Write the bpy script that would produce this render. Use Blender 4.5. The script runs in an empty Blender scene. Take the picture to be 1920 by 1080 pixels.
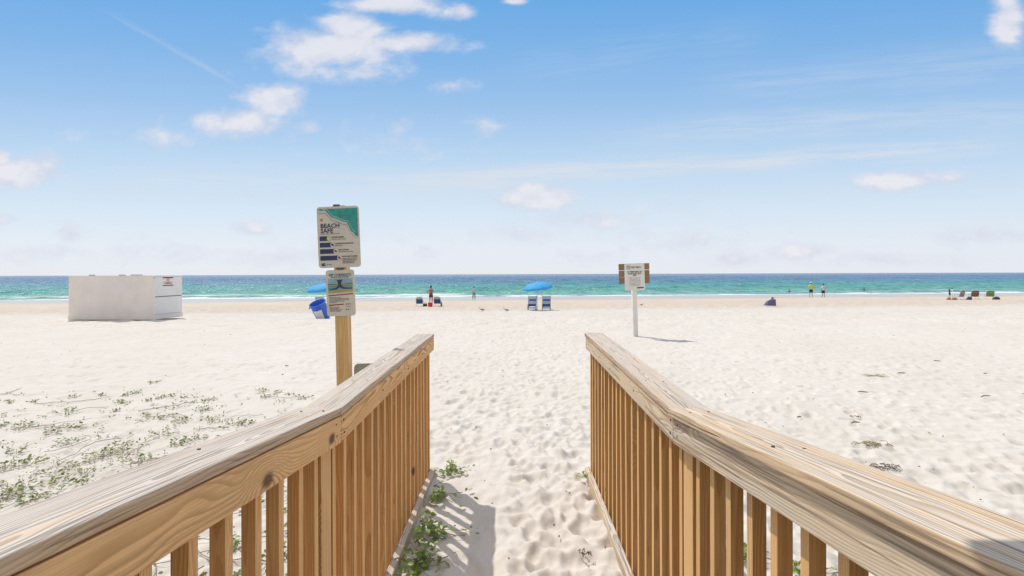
import bpy, bmesh, math, random
import numpy as np
from mathutils import Vector, Matrix, Quaternion
R = math.radians
random.seed(7); rng = np.random.default_rng(7)
S = bpy.context.scene
COL = S.collection

# ------------------------------------------------------------------ camera
EYE = 1.54
cd = bpy.data.cameras.new("camera"); cam = bpy.data.objects.new("camera", cd); COL.objects.link(cam)
cam.location = (0, 0, EYE); cam.rotation_euler = (R(90), R(0.19), 0)
cd.sensor_width = 36; cd.lens = 36 * 900 / 1920; cd.shift_y = -26 / 1920
cd.clip_start = 0.02; cd.clip_end = 60000
S.camera = cam

# ------------------------------------------------------------------ light
SUN = Vector((-0.53, 0.60, 0.80 * 1.43)).normalized()
EL = math.asin(SUN.z); AZ = math.atan2(SUN.x, SUN.y)
ld = bpy.data.lights.new("sun", 'SUN'); ld.energy = 3.1; ld.angle = R(0.6); ld.color = (1.0, 0.94, 0.85)
lo = bpy.data.objects.new("sun", ld); COL.objects.link(lo); lo.location = (-20, 20, 40)
lo.rotation_euler = SUN.to_track_quat('Z', 'Y').to_euler()
S.view_settings.view_transform = 'Standard'; S.view_settings.look = 'None'
S.view_settings.exposure = 0.15; S.view_settings.gamma = 1.0
S.cycles.max_bounces = 8; S.cycles.diffuse_bounces = 4

# ------------------------------------------------------------------ node helper
class NT:
    def __init__(s, tree): s.t = tree; s.n = tree.nodes; s.l = tree.links
    def put(s, sock, v):
        if v is None: return
        if isinstance(v, bpy.types.NodeSocket): s.l.new(v, sock)
        else:
            if isinstance(v, (tuple, list)) and len(v) == 3 and sock.type == 'RGBA': v = (*v, 1)
            sock.default_value = v
    def node(s, typ, **kw):
        n = s.n.new(typ)
        for k, v in kw.items(): setattr(n, k, v)
        return n
    def m(s, op, a, b=None, c=None, clamp=False):
        n = s.node('ShaderNodeMath', operation=op, use_clamp=clamp)
        for i, v in enumerate((a, b, c)): s.put(n.inputs[i], v)
        return n.outputs[0]
    def vm(s, op, a, b=None):
        n = s.node('ShaderNodeVectorMath', operation=op); s.put(n.inputs[0], a); s.put(n.inputs[1], b)
        return n.outputs[1] if op in ('LENGTH', 'DISTANCE') else n.outputs[0]
    def sep(s, v):
        n = s.node('ShaderNodeSeparateXYZ'); s.put(n.inputs[0], v); return n.outputs
    def comb(s, x=0., y=0., z=0.):
        n = s.node('ShaderNodeCombineXYZ')
        for i, v in enumerate((x, y, z)): s.put(n.inputs[i], v)
        return n.outputs[0]
    def noise(s, v, scale=1., det=2., rough=.5, dist=0., col=False):
        n = s.node('ShaderNodeTexNoise'); s.put(n.inputs['Vector'], v)
        for k, x in (('Scale', scale), ('Detail', det), ('Roughness', rough), ('Distortion', dist)): s.put(n.inputs[k], x)
        return n.outputs[1] if col else n.outputs[0]
    def voro(s, v, scale=1., feature='F1'):
        n = s.node('ShaderNodeTexVoronoi', feature=feature); s.put(n.inputs['Vector'], v); s.put(n.inputs['Scale'], scale); return n.outputs
    def ramp(s, f, stops, interp='LINEAR'):
        n = s.node('ShaderNodeValToRGB'); n.color_ramp.interpolation = interp; s.put(n.inputs[0], f)
        e = n.color_ramp.elements
        while len(e) < len(stops): e.new(0.5)
        for i, (p, c) in enumerate(stops):
            e[i].position = p; e[i].color = (*c, 1) if isinstance(c, (tuple, list)) else (c, c, c, 1)
        return n.outputs[0]
    def mr(s, v, a, b, c=0., d=1., smooth=True):
        n = s.node('ShaderNodeMapRange'); n.interpolation_type = 'SMOOTHSTEP' if smooth else 'LINEAR'
        for i, x in enumerate((v, a, b, c, d)): s.put(n.inputs[i], x)
        return n.outputs[0]
    def mix(s, f, a, b, mode='MIX'):
        n = s.node('ShaderNodeMix', data_type='RGBA', blend_type=mode)
        s.put(n.inputs[0], f); s.put(n.inputs[6], a); s.put(n.inputs[7], b); return n.outputs[2]
    def bump(s, h, strength=.3, dist=.01, normal=None):
        n = s.node('ShaderNodeBump'); s.put(n.inputs['Height'], h); s.put(n.inputs['Strength'], strength)
        s.put(n.inputs['Distance'], dist); s.put(n.inputs['Normal'], normal); return n.outputs[0]
    def co(s, k='Object'): return s.node('ShaderNodeTexCoord').outputs[k]
    def pos(s): return s.node('ShaderNodeNewGeometry').outputs['Position']
    def rnd(s): return s.node('ShaderNodeObjectInfo').outputs['Random']

def new_mat(name):
    m = bpy.data.materials.new(name); m.use_nodes = True
    nt = NT(m.node_tree); b = m.node_tree.nodes['Principled BSDF']
    return m, nt, b

def simple(name, col, rough=.7, var=.12, scale=8., spec=.3, metal=0., transl=0., dirt=None):
    m, nt, b = new_mat(name)
    f = nt.noise(nt.co(), scale, 4, .6)
    c = nt.mix(nt.mr(f, .3, .7), tuple(x * (1 - var) for x in col), tuple(min(1, x * (1 + var)) for x in col))
    if dirt:
        c = nt.mix(nt.mr(nt.noise(nt.co(), scale * .35, 5, .7), .5, .75, 0, .6), c, dirt)
    nt.put(b.inputs['Base Color'], c); b.inputs['Roughness'].default_value = rough
    b.inputs['Specular IOR Level'].default_value = spec; b.inputs['Metallic'].default_value = metal
    nt.put(b.inputs['Normal'], nt.bump(nt.noise(nt.co(), scale * 6, 3), .15, .003))
    if transl:
        t = nt.node('ShaderNodeBsdfTranslucent'); nt.put(t.inputs[0], c)
        mx = nt.node('ShaderNodeMixShader'); mx.inputs[0].default_value = transl
        o = m.node_tree.nodes['Material Output']
        nt.l.new(b.outputs[0], mx.inputs[1]); nt.l.new(t.outputs[0], mx.inputs[2]); nt.l.new(mx.outputs[0], o.inputs[0])
    return m

# ------------------------------------------------------------------ world: Nishita sky plus clouds at infinity
W = bpy.data.worlds.new("World"); S.world = W; W.use_nodes = True
wt = NT(W.node_tree); bg = W.node_tree.nodes['Background']
sky = wt.node('ShaderNodeTexSky'); sky.sky_type = 'NISHITA'; sky.sun_disc = False
sky.sun_elevation = EL; sky.sun_rotation = AZ; sky.altitude = 0; sky.air_density = 1.0; sky.dust_density = 0.6; sky.ozone_density = 2.0
bg.inputs[1].default_value = 0.10
d = wt.vm('NORMALIZE', wt.co('Generated'))
dx, dy, dz = wt.sep(d)
yy = wt.m('MAXIMUM', dy, .05)
u = wt.m('DIVIDE', dx, yy); v = wt.m('DIVIDE', dz, yy)
front = wt.mr(dy, .05, .25)
SKY_OUT = sky.outputs[0]
# richer blue overhead, paler air low down (thick summer air over the sea)
elev = wt.m('ARCSINE', dz)
tilt_ = wt.m('SQRT', wt.m('ADD', wt.m('MULTIPLY', dy, dy), wt.m('MULTIPLY', wt.m('MULTIPLY', dx, dx), .22)))
hgt_ = wt.m('ARCTAN2', wt.m('MAXIMUM', dz, 0.), tilt_)
air = wt.ramp(wt.mr(hgt_, 0.0, 1.0, 0, 1, False), [(0, (.81, .84, .91)), (.06, (.785, .845, .92)), (.126, (.69, .805, .92)), (.233, (.51, .69, .89)), (.336, (.34, .555, .85)), (.43, (.225, .47, .82)), (.54, (.135, .405, .79)), (.70, (.30, .50, .80)), (1, (.78, .80, .84))])
air = wt.vm('MULTIPLY', air, (9., 9., 9.))
skyc = wt.mix(.95, SKY_OUT, air)
uv = wt.comb(u, wt.m('MULTIPLY', v, 1.7), 0.0)
warp = wt.noise(uv, 5.0, 3, .5, col=True)
uvw = wt.vm('ADD', uv, wt.vm('SCALE', wt.vm('SUBTRACT', warp, (.5, .5, .5)), None))
uvw.node.inputs[1].links[0].from_node.inputs['Scale'].default_value = .05
n1 = wt.noise(uvw, 9.0, 7, .58)
n2 = wt.noise(wt.vm('ADD', uvw, (3.1, 1.7, 0)), 26.0, 5, .6)
fb = wt.m('ADD', wt.m('MULTIPLY', wt.m('SUBTRACT', n1, .5), 2.6), wt.m('MULTIPLY', wt.m('SUBTRACT', n2, .5), .8))
#        px,  py,  rx,  ry, strength
CL = [(620, 88, 135, 38, 1.0), (760, 82, 120, 20, .85), (660, 50, 70, 30, 1.0), (640, 130, 120, 22, .42),
      (520, 185, 68, 30, .95), (445, 228, 85, 26, .85), (580, 240, 24, 12, .5),
      (740, 8, 105, 20, .9), (868, 22, 40, 14, .7), (965, 2, 30, 8, .8),
      (1890, 40, 36, 44, .85), (35, 318, 85, 32, .95), (0, 300, 40, 24, .8), (10, 408, 34, 13, .5),
      (1003, 372, 76, 25, 1.15), (1085, 412, 100, 22, .55), (1690, 340, 100, 20, .9), (475, 426, 38, 14, .6),
      (908, 238, 34, 18, .42), (752, 242, 34, 18, .28), (700, 265, 120, 26, .2), (465, 362, 50, 14, .22),
      (140, 436, 44, 16, .35), (1500, 474, 66, 16, .65), (1378, 488, 50, 15, .65), (800, 472, 24, 14, .35), (1840, 450, 150, 18, .28),
      (560, 480, 140, 16, .3), (1310, 452, 160, 22, .3), (1130, 480, 90, 14, .3), (300, 470, 160, 18, .3), (1650, 490, 140, 12, .35), (60, 470, 90, 16, .3), (1240, 395, 130, 20, .22), (300, 250, 90, 22, .2), (850, 160, 50, 14, .3), (640, 450, 110, 18, .3), (980, 440, 160, 20, .3)]
tot = None
for (px, py, rx, ry, st) in CL:
    a = wt.m('DIVIDE', wt.m('SUBTRACT', u, (px - 960) / 900), rx * 1.25 / 900)
    b_ = wt.m('DIVIDE', wt.m('SUBTRACT', v, (514 - py) / 900), ry * 1.35 / 900)
    q = wt.m('SQRT', wt.m('ADD', wt.m('MULTIPLY', a, a), wt.m('MULTIPLY', b_, b_)))
    g = wt.m('SUBTRACT', st * 1.0, wt.m('MULTIPLY', q, st))
    tot = g if tot is None else wt.m('MAXIMUM', tot, g)
dens = wt.m('ADD', tot, wt.m('MULTIPLY', fb, .52))
alpha = wt.mr(dens, -.04, .60)
n1b = wt.noise(wt.vm('ADD', uvw, (0., .035, 0.)), 9.0, 7, .58)
relief = wt.m('MULTIPLY', wt.m('SUBTRACT', n1, n1b), 3.2)
body = wt.m('ADD', wt.mr(dens, .1, .9), relief, clamp=True)
ccol = wt.mix(body, (6.0, 6.3, 7.3), (7.6, 7.5, 7.9))
# thin cirrus: streaks, contrail
def streak(x0, y0, x1, y1, w, st, nscale=3.):
    u0, v0, u1, v1 = (x0 - 960) / 900, (514 - y0) / 900, (x1 - 960) / 900, (514 - y1) / 900
    L = math.hypot(u1 - u0, v1 - v0); tx, ty = (u1 - u0) / L, (v1 - v0) / L
    du = wt.m('SUBTRACT', u, u0); dv = wt.m('SUBTRACT', v, v0)
    al = wt.m('ADD', wt.m('MULTIPLY', du, tx), wt.m('MULTIPLY', dv, ty))
    ac = wt.m('ADD', wt.m('MULTIPLY', du, -ty), wt.m('MULTIPLY', dv, tx))
    wob = wt.m('MULTIPLY', wt.m('SUBTRACT', wt.noise(wt.comb(al, ac, x0 * .01), nscale, 3), .5), w * 1.2)
    f = wt.mr(wt.m('ABSOLUTE', wt.m('ADD', ac, wob)), 0, w, 1, 0)
    e = wt.m('MULTIPLY', wt.mr(al, 0, L * .25), wt.mr(al, L * .75, L, 1, 0))
    k = wt.noise(wt.comb(wt.m('MULTIPLY', al, 4), wt.m('MULTIPLY', ac, 60), y0 * .01), 1.5, 4, .6)
    return wt.m('MULTIPLY', wt.m('MULTIPLY', f, e), wt.m('MULTIPLY', wt.mr(k, .25, .7), st))
cir = streak(600, 350, 2000, 268, .034, .85)
for a in [(180, 5, 470, 172, .010, .20), (1050, 270, 2100, 205, .05, .4), (1250, 175, 2150, 100, .07, .22), (100, 330, 1200, 345, .05, .45), (900, 130, 1500, 60, .06, .12)]:
    cir = wt.m('ADD', cir, streak(*a))
cir = wt.m('MULTIPLY', wt.m('MINIMUM', cir, .8), front)
skyc = wt.mix(cir, skyc, (6.4, 6.8, 7.4))
skyc = wt.mix(wt.m('MULTIPLY', wt.m('MULTIPLY', alpha, front), .88), skyc, ccol)
# unseen bright cumulus behind the viewer, added as fill for faces turned inland
bk = wt.noise(wt.vm('MULTIPLY', d, (2.2, 2.2, 4.)), 1., 6, .6)
skyc = wt.mix(wt.m('MULTIPLY', wt.mr(bk, .36, .54), wt.mr(dy, -.12, -.45)), skyc, (6.6, 6.4, 6.2))
wt.put(bg.inputs[0], skyc)

# ------------------------------------------------------------------ mesh helpers
def link(name, me, mat=None, parent=None):
    o = bpy.data.objects.new(name, me); COL.objects.link(o)
    if mat is not None and me is not None and not me.materials: me.materials.append(mat)
    if parent is not None: o.parent = parent
    return o
def tag(o, label=None, cat=None, group=None, kind=None):
    for k, x in (('label', label), ('category', cat), ('group', group), ('kind', kind)):
        if x: o[k] = x
    return o
def empty(name, loc=(0, 0, 0), rz=0, label=None, cat=None, group=None, rot=None):
    o = bpy.data.objects.new(name, None); COL.objects.link(o); o.location = loc
    o.rotation_euler = rot if rot else (0, 0, rz); o.empty_display_size = .1
    return tag(o, label, cat, group)
def copy_tree(o, parent=None):
    c = o.copy(); COL.objects.link(c)
    if parent: c.parent = parent
    for ch in list(o.children): copy_tree(ch, c)
    return c

class MB:
    def __init__(s): s.v = []; s.f = []; s.mi = []; s.smooth = []
    def add(s, vs, fs, mi=0, sm=False):
        o = len(s.v); s.v += [tuple(x) for x in vs]
        for f in fs: s.f.append(tuple(i + o for i in f)); s.mi.append(mi); s.smooth.append(sm)
        return s
    def box(s, c, d, rot=None, mi=0, taper=1.):
        hx, hy, hz = d[0] / 2, d[1] / 2, d[2] / 2
        vs = []
        for z in (-1, 1):
            t = taper if z > 0 else 1
            for x, y in ((-1, -1), (1, -1), (1, 1), (-1, 1)): vs.append(Vector((x * hx * t, y * hy * t, z * hz)))
        if rot is not None: vs = [rot @ q for q in vs]
        vs = [q + Vector(c) for q in vs]
        return s.add(vs, [(3, 2, 1, 0), (4, 5, 6, 7), (0, 1, 5, 4), (1, 2, 6, 5), (2, 3, 7, 6), (3, 0, 4, 7)], mi)
    def tube(s, pts, rad, n=8, mi=0, sm=True, flat=1.):
        pts = [Vector(p) for p in pts]
        if not isinstance(rad, (list, tuple)): rad = [rad] * len(pts)
        vs = []
        for i, p in enumerate(pts):
            t = (pts[min(i + 1, len(pts) - 1)] - pts[max(i - 1, 0)]).normalized()
            a = Vector((0, 0, 1)) if abs(t.z) < .9 else Vector((0, 1, 0))
            x = t.cross(a).normalized(); y = x.cross(t).normalized()
            for k in range(n):
                an = 2 * math.pi * k / n
                vs.append(p + (x * math.cos(an) + y * math.sin(an) * flat) * rad[i])
        fs = []
        for i in range(len(pts) - 1):
            for k in range(n):
                a = i * n + k; b = i * n + (k + 1) % n
                fs.append((a, b, b + n, a + n))
        fs.append(tuple(range(n - 1, -1, -1))); fs.append(tuple(range((len(pts) - 1) * n, len(pts) * n)))
        return s.add(vs, fs, mi, sm)
    def loft(s, rings, mi=0, sm=True, n=14):   # rings: (cx,cy,cz,rx,ry)
        vs = []
        for (cx, cy, cz, rx, ry) in rings:
            for k in range(n):
                a = 2 * math.pi * k / n; vs.append((cx + rx * math.cos(a), cy + ry * math.sin(a), cz))
        fs = []
        for i in range(len(rings) - 1):
            for k in range(n):
                a = i * n + k; b = i * n + (k + 1) % n; fs.append((a, b, b + n, a + n))
        fs.append(tuple(range(n - 1, -1, -1))); fs.append(tuple(range((len(rings) - 1) * n, len(rings) * n)))
        return s.add(vs, fs, mi, sm)
    def ell(s, c, r, rot=None, n=12, m=8, mi=0):
        vs = []; fs = []
        for i in range(1, m):
            t = math.pi * i / m
            for k in range(n):
                a = 2 * math.pi * k / n
                q = Vector((r[0] * math.sin(t) * math.cos(a), r[1] * math.sin(t) * math.sin(a), r[2] * math.cos(t)))
                if rot is not None: q = rot @ q
                vs.append(q + Vector(c))
        for e in (1, -1):
            q = Vector((0, 0, r[2] * e))
            if rot is not None: q = rot @ q
            vs.append(q + Vector(c))
        N = (m - 1) * n
        for i in range(m - 2):
            for k in range(n):
                a = i * n + k; b = i * n + (k + 1) % n; fs.append((a, a + n, b + n, b))
        for k in range(n):
            fs.append((N, k, (k + 1) % n)); q = (m - 2) * n; fs.append((N + 1, q + (k + 1) % n, q + k))
        return s.add(vs, fs, mi, True)
    def mesh(s, name, mats=()):
        me = bpy.data.meshes.new(name); me.from_pydata(s.v, [], s.f); me.update()
        for m in (mats if isinstance(mats, (list, tuple)) else [mats]): me.materials.append(m)
        me.polygons.foreach_set('material_index', s.mi); me.polygons.foreach_set('use_smooth', s.smooth)
        return me
    def build(s, name, mats, parent=None): return link(name, s.mesh(name, mats), None, parent)

def bevel_mesh(me, w, seg=2, ang=True):
    bm = bmesh.new(); bm.from_mesh(me)
    es = [e for e in bm.edges if e.calc_face_angle(0) > R(25)]
    bmesh.ops.bevel(bm, geom=es, offset=w, segments=seg, affect='EDGES', profile=.6)
    bm.to_mesh(me); bm.free(); return me

def text_obj(txt, size, x, z, mat, parent, y=-.0015, name='lettering', align='LEFT', bold=0.0, sx=1.):
    cu = bpy.data.curves.new('t', 'FONT'); cu.body = txt; cu.size = size; cu.align_x = align; cu.resolution_u = 2
    cu.offset = bold * size; cu.extrude = .0003
    t = bpy.data.objects.new('t', cu); COL.objects.link(t)
    bpy.context.view_layer.update()
    me = bpy.data.meshes.new_from_object(t.evaluated_get(bpy.context.evaluated_depsgraph_get()))
    bpy.data.objects.remove(t); bpy.data.curves.remove(cu)
    me.materials.clear(); me.materials.append(mat)
    M = Matrix.Translation((x, y, z)) @ Matrix.Rotation(R(90), 4, 'X') @ Matrix.Diagonal((sx, 1, 1, 1))
    me.transform(M)
    return me
def join_meshes(name, mes, mat, parent):
    bm = bmesh.new()
    for me in mes: bm.from_mesh(me)
    out = bpy.data.meshes.new(name); bm.to_mesh(out); bm.free(); out.materials.append(mat)
    return link(name, out, None, parent)

# ------------------------------------------------------------------ numpy value noise
def vnoise(x, y, seed=0):
    xi = np.floor(x).astype(np.int64); yi = np.floor(y).astype(np.int64); fx = x - xi; fy = y - yi
    fx = fx * fx * fx * (fx * (fx * 6 - 15) + 10); fy = fy * fy * fy * (fy * (fy * 6 - 15) + 10)
    def h(a, b):
        n = (a * 374761393 + b * 668265263 + seed * 2147483647 + 1274126177) & 0xffffffff
        n = ((n ^ (n >> 13)) * 1274126177) & 0xffffffff
        return ((n ^ (n >> 16)) & 0xffff) / 65535.
    return (h(xi, yi) * (1 - fx) + h(xi + 1, yi) * fx) * (1 - fy) + (h(xi, yi + 1) * (1 - fx) + h(xi + 1, yi + 1) * fx) * fy

SEA = -1.9
KS = [-200, 13, 17, 20, 24, 31, 41, 56, 66, 74, 90, 200, 400]
KZ = [0, 0, -.015, -.20, -.46, -.86, -1.10, -1.48, -1.70, -1.90, -2.7, -7, -9]
def gz(X, Y):
    Y = np.asarray(Y, float); s = Y - .09 * np.asarray(X, float) * np.clip((Y - 19) / 15, 0, 1)
    return sum(np.interp(s + o, KS, KZ) for o in (-1.5, -.75, 0, .75, 1.5)) / 5
def g1(X, Y): return float(gz(X, Y))
def P(px, py_base, Y=None, z=None):
    """pixel of a foot point and its distance -> world point on the beach"""
    hor = 517.2 - px * 6.5 / 1920
    if Y is None:
        Y = 2.5
        while Y < 90:
            X = (px - 960) / 900 * Y
            if (EYE - g1(X, Y)) / Y * 900 + hor <= py_base: break
            Y += .01
    X = (px - 960) / 900 * Y
    return X, Y, g1(X, Y)

# ------------------------------------------------------------------ sand
def make_sand():
    rows = np.concatenate([np.linspace(-12, 1.2, 30)[:-1], np.geomspace(1.2, 100, 860)])
    nc = 1150
    uu = np.linspace(-1, 1, nc); uu = uu * (.62 + .38 * uu * uu)
    Wd = np.where(rows > 0, 1.5 * rows + 3.2, 3.2 - rows * .3) + np.clip(rows - 60, 0, None) * 2
    Yg = np.repeat(rows[:, None], nc, 1); Xg = Wd[:, None] * uu[None, :]
    Z = gz(Xg, Yg)
    fade = np.clip((34 - Yg) / 14, 0, 1)
    # wind and foot worn undulation
    wx = Xg + .25 * (vnoise(Xg * 1.3, Yg * 1.3, 11) - .5); wy = Yg + .25 * (vnoise(Xg * 1.3, Yg * 1.3, 12) - .5)
    h = (vnoise(Xg * .5, Yg * .5, 1) - .5) * .045
    h += (vnoise(wx * 1.9, wy * 1.9, 2) - .5) * .030
    a = vnoise(wx * 4.2, wy * 4.2, 3); h += (np.abs(a - .5) * 2) * .020 - .010
    b = vnoise(wx * 8.5, wy * 8.5, 4); h += (np.abs(b - .5) * 2) * .012 - .006
    c_ = vnoise(wx * 16, wy * 16, 9); h += (np.abs(c_ - .5) * 2) * .007 - .0035
    h += (vnoise(Xg * 33, Yg * 33, 5) - .5) * .0035
    calm = .55 + .45 * vnoise(Xg * .25 + 5, Yg * .25, 8)
    # less trampled among the vines
    veg = np.clip((-Xg - .9) / .5, 0, 1) * np.clip((8 - Yg) / 2, 0, 1)
    shady = np.clip((-Xg - .05) / .2, 0, 1) * np.clip((Xg + .75) / .05, 0, 1) * np.clip((4.2 - Yg) / .5, 0, 1)
    h = h * .8 * calm * (1 - .45 * veg) * (1 - .6 * shady)
    # footprints
    F = np.zeros_like(h)
    nfp = 8500
    fy = np.exp(rng.uniform(math.log(1.9), math.log(17), nfp))
    fx = rng.uniform(-1.15, 1.15, nfp) * (fy + .5)
    nearw = rng.random(nfp) < .28
    fx = np.where(nearw, rng.normal(0, .5, nfp) * (1 + fy * .12), fx)
    lr = np.log(rows[29:] ) 
    for k in range(nfp):
        X0, Y0 = fx[k], fy[k]
        if X0 < -.8 and Y0 < 7 and rng.random() < .6: continue
        L = rng.uniform(.06, .135); w = rng.uniform(.035, .07); an = rng.normal(0, .7) + math.pi / 2
        dep = rng.uniform(.005, .017) * (1.0 if Y0 < 9 else .85)
        if -1. < X0 < .0 and Y0 < 4.1: dep *= .3
        r0 = np.searchsorted(rows, Y0 - .34); r1 = np.searchsorted(rows, Y0 + .34)
        wd = Wd[(r0 + r1) // 2 if (r0 + r1) // 2 < len(rows) else -1]
        c0 = np.searchsorted(uu, (X0 - .4) / wd); c1 = np.searchsorted(uu, (X0 + .4) / wd)
        if r1 <= r0 or c1 <= c0: continue
        sx = Xg[r0:r1, c0:c1] - X0; sy = Yg[r0:r1, c0:c1] - Y0
        p = (sx * math.cos(an) + sy * math.sin(an)) / L; q = (-sx * math.sin(an) + sy * math.cos(an)) / w
        dd = np.sqrt(p * p + q * q) * (1 + .25 * (vnoise(sx * 9 + k, sy * 9, 6) - .5))
        F[r0:r1, c0:c1] += dep * (-np.exp(-(dd ** 2.6)) + .38 * np.exp(-((dd - 1.35) / .38) ** 2))
    F = np.clip(F, -.06, .03)
    Z = Z + (h + F) * fade
    # far mottling of the trampled upper beach
    far = np.clip((Yg - 8) / 8, 0, 1) * np.clip((42 - Yg) / 6, 0, 1)
    Z += far * ((vnoise(Xg * 2.2, Yg * 1.3, 20) - .5) * .05 + (vnoise(Xg * 4.5, Yg * 3, 21) - .5) * .03)
    # sand heaped along the bottom boards
    inside = np.clip(1 - (np.abs(Xg) - .5) / .25, 0, 1)
    Z -= .012 * (Yg < 4.3) * (Yg > 0) * np.clip((np.abs(Xg) - .45) / .12, 0, 1) * inside
    V = np.stack([Xg, Yg, Z], -1).reshape(-1, 3)
    nr = len(rows)
    i = np.arange(nr - 1)[:, None] * nc + np.arange(nc - 1)[None, :]
    Q = np.stack([i, i + 1, i + nc + 1, i + nc], -1).reshape(-1, 4)
    me = bpy.data.meshes.new('sand')
    me.vertices.add(len(V)); me.vertices.foreach_set('co', V.astype(np.float32).ravel())
    me.loops.add(Q.size); me.loops.foreach_set('vertex_index', Q.astype(np.int32).ravel())
    me.polygons.add(len(Q)); me.polygons.foreach_set('loop_start', np.arange(0, Q.size, 4, dtype=np.int32))
    me.polygons.foreach_set('use_smooth', np.ones(len(Q), dtype=bool))
    me.update(calc_edges=True)
    m, nt, b = new_mat('sand')
    p = nt.pos(); x, y, z = nt.sep(p)
    s = nt.m('SUBTRACT', y, nt.m('MULTIPLY', x, .09))
    edge = nt.m('MULTIPLY', nt.m('SUBTRACT', nt.noise(nt.vm('MULTIPLY', p, (.08, .25, 1)), 1., 4), .5), 5.)
    s2 = nt.m('ADD', s, edge)
    big = nt.noise(p, .35, 5, .6); mid = nt.noise(p, 3., 5, .65); fine = nt.noise(p, 420., 2, .6)
    dry = nt.mix(nt.mr(big, .3, .7), (.62, .577, .528), (.652, .616, .58))
    dry = nt.mix(nt.mr(mid, .35, .75, 0, .5), dry, (.58, .525, .46))
    dry = nt.mix(nt.mr(fine, .3, .7, 0, .22), dry, (.42, .38, .33))
    grain = nt.mr(nt.noise(p, 95., 2, .5), .70, .78, 0, .5)
    dry = nt.mix(grain, dry, (.34, .26, .19))
    # tan, trampled band
    tan = nt.mix(nt.mr(nt.noise(nt.vm('MULTIPLY', p, (1, 1, 0)), 1.4, 5, .7), .4, .62), (.525, .43, .35), (.59, .535, .48))
    tsm = nt.mix(nt.mr(big, .35, .7), (.535, .445, .365), (.57, .50, .43))
    wet = nt.mix(nt.mr(nt.noise(nt.vm('MULTIPLY', p, (.06, .5, 0)), 1., 4), .4, .65), (.37, .335, .31), (.46, .42, .39))
    c = nt.mix(nt.mr(s2, 29, 36), dry, tan)
    c = nt.mix(nt.mr(s2, 39, 43), c, tsm)
    wf = nt.mr(s2, 53, 57.5)
    c = nt.mix(wf, c, wet)
    nt.put(b.inputs['Base Color'], c)
    nt.put(b.inputs['Roughness'], nt.mr(wf, 0, 1, .92, .28)); nt.put(b.inputs['Specular IOR Level'], nt.mr(wf, 0, 1, .12, .45))
    hb = nt.m('ADD', nt.m('MULTIPLY', nt.noise(p, 26., 5, .6), .7), nt.m('MULTIPLY', fine, .18))
    n0 = nt.bump(hb, nt.mr(wf, 0, 1, .35, .02), .02)
    n_far = nt.bump(nt.noise(nt.vm('MULTIPLY', p, (1, 1, 0)), 5., 4, .6), nt.m('MULTIPLY', nt.mr(y, 9, 22, 0, .95), nt.mr(s, 52, 38)), .10, n0)
    nt.put(b.inputs['Normal'], n_far)
    o = link('sand', me, m); tag(o, kind='structure'); return o
make_sand()

# unseen dune ridge behind the walkway, added and raised to darken the baluster fronts
def make_light_blocking_dunes():
    nx, ny = 110, 44; vs = []
    for j in range(ny):
        for i in range(nx):
            q = -1 + 2 * i / (nx - 1); x = 45 * q * (.25 + .75 * q * q); y = 1.5 - 15.5 * j / (ny - 1)
            path = math.exp(-(x / .68) ** 6); up = max(0., -1.2 - y)
            h = (2. + 4.6 * math.exp(-(x / 10) ** 2)) * math.sin(min(math.pi * .5, up / 5.2)) ** 1.1
            h += (.35 * min(1, max(0, 1.4 - y) / 2.5) + .02) * (.4 + .9 * float(vnoise(np.array(x * 1.8), np.array(y * 1.8), 91)))
            flat = .12 * max(0, 1.7 - y) - .25
            vs.append((x, y, h * (1 - path) + path * min(flat, h - .1) - (.12 if j == 0 else 0)))
    me = bpy.data.meshes.new('light_blocking_dunes'); me.from_pydata(vs, [], [(j * nx + i, (j + 1) * nx + i, (j + 1) * nx + i + 1, j * nx + i + 1) for j in range(ny - 1) for i in range(nx - 1)])
    m, nt, b = new_mat('dune_cover'); p = nt.pos()
    nt.put(b.inputs['Base Color'], nt.mix(nt.mr(nt.noise(p, 1.2, 6, .7), .42, .58), (.07, .10, .035), (.20, .17, .12))); b.inputs['Roughness'].default_value = .95
    nt.put(b.inputs['Normal'], nt.bump(nt.noise(p, 9., 5, .7), .8, .1))
    tag(link('light_blocking_dunes', me, m), kind='structure')
make_light_blocking_dunes()

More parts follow.
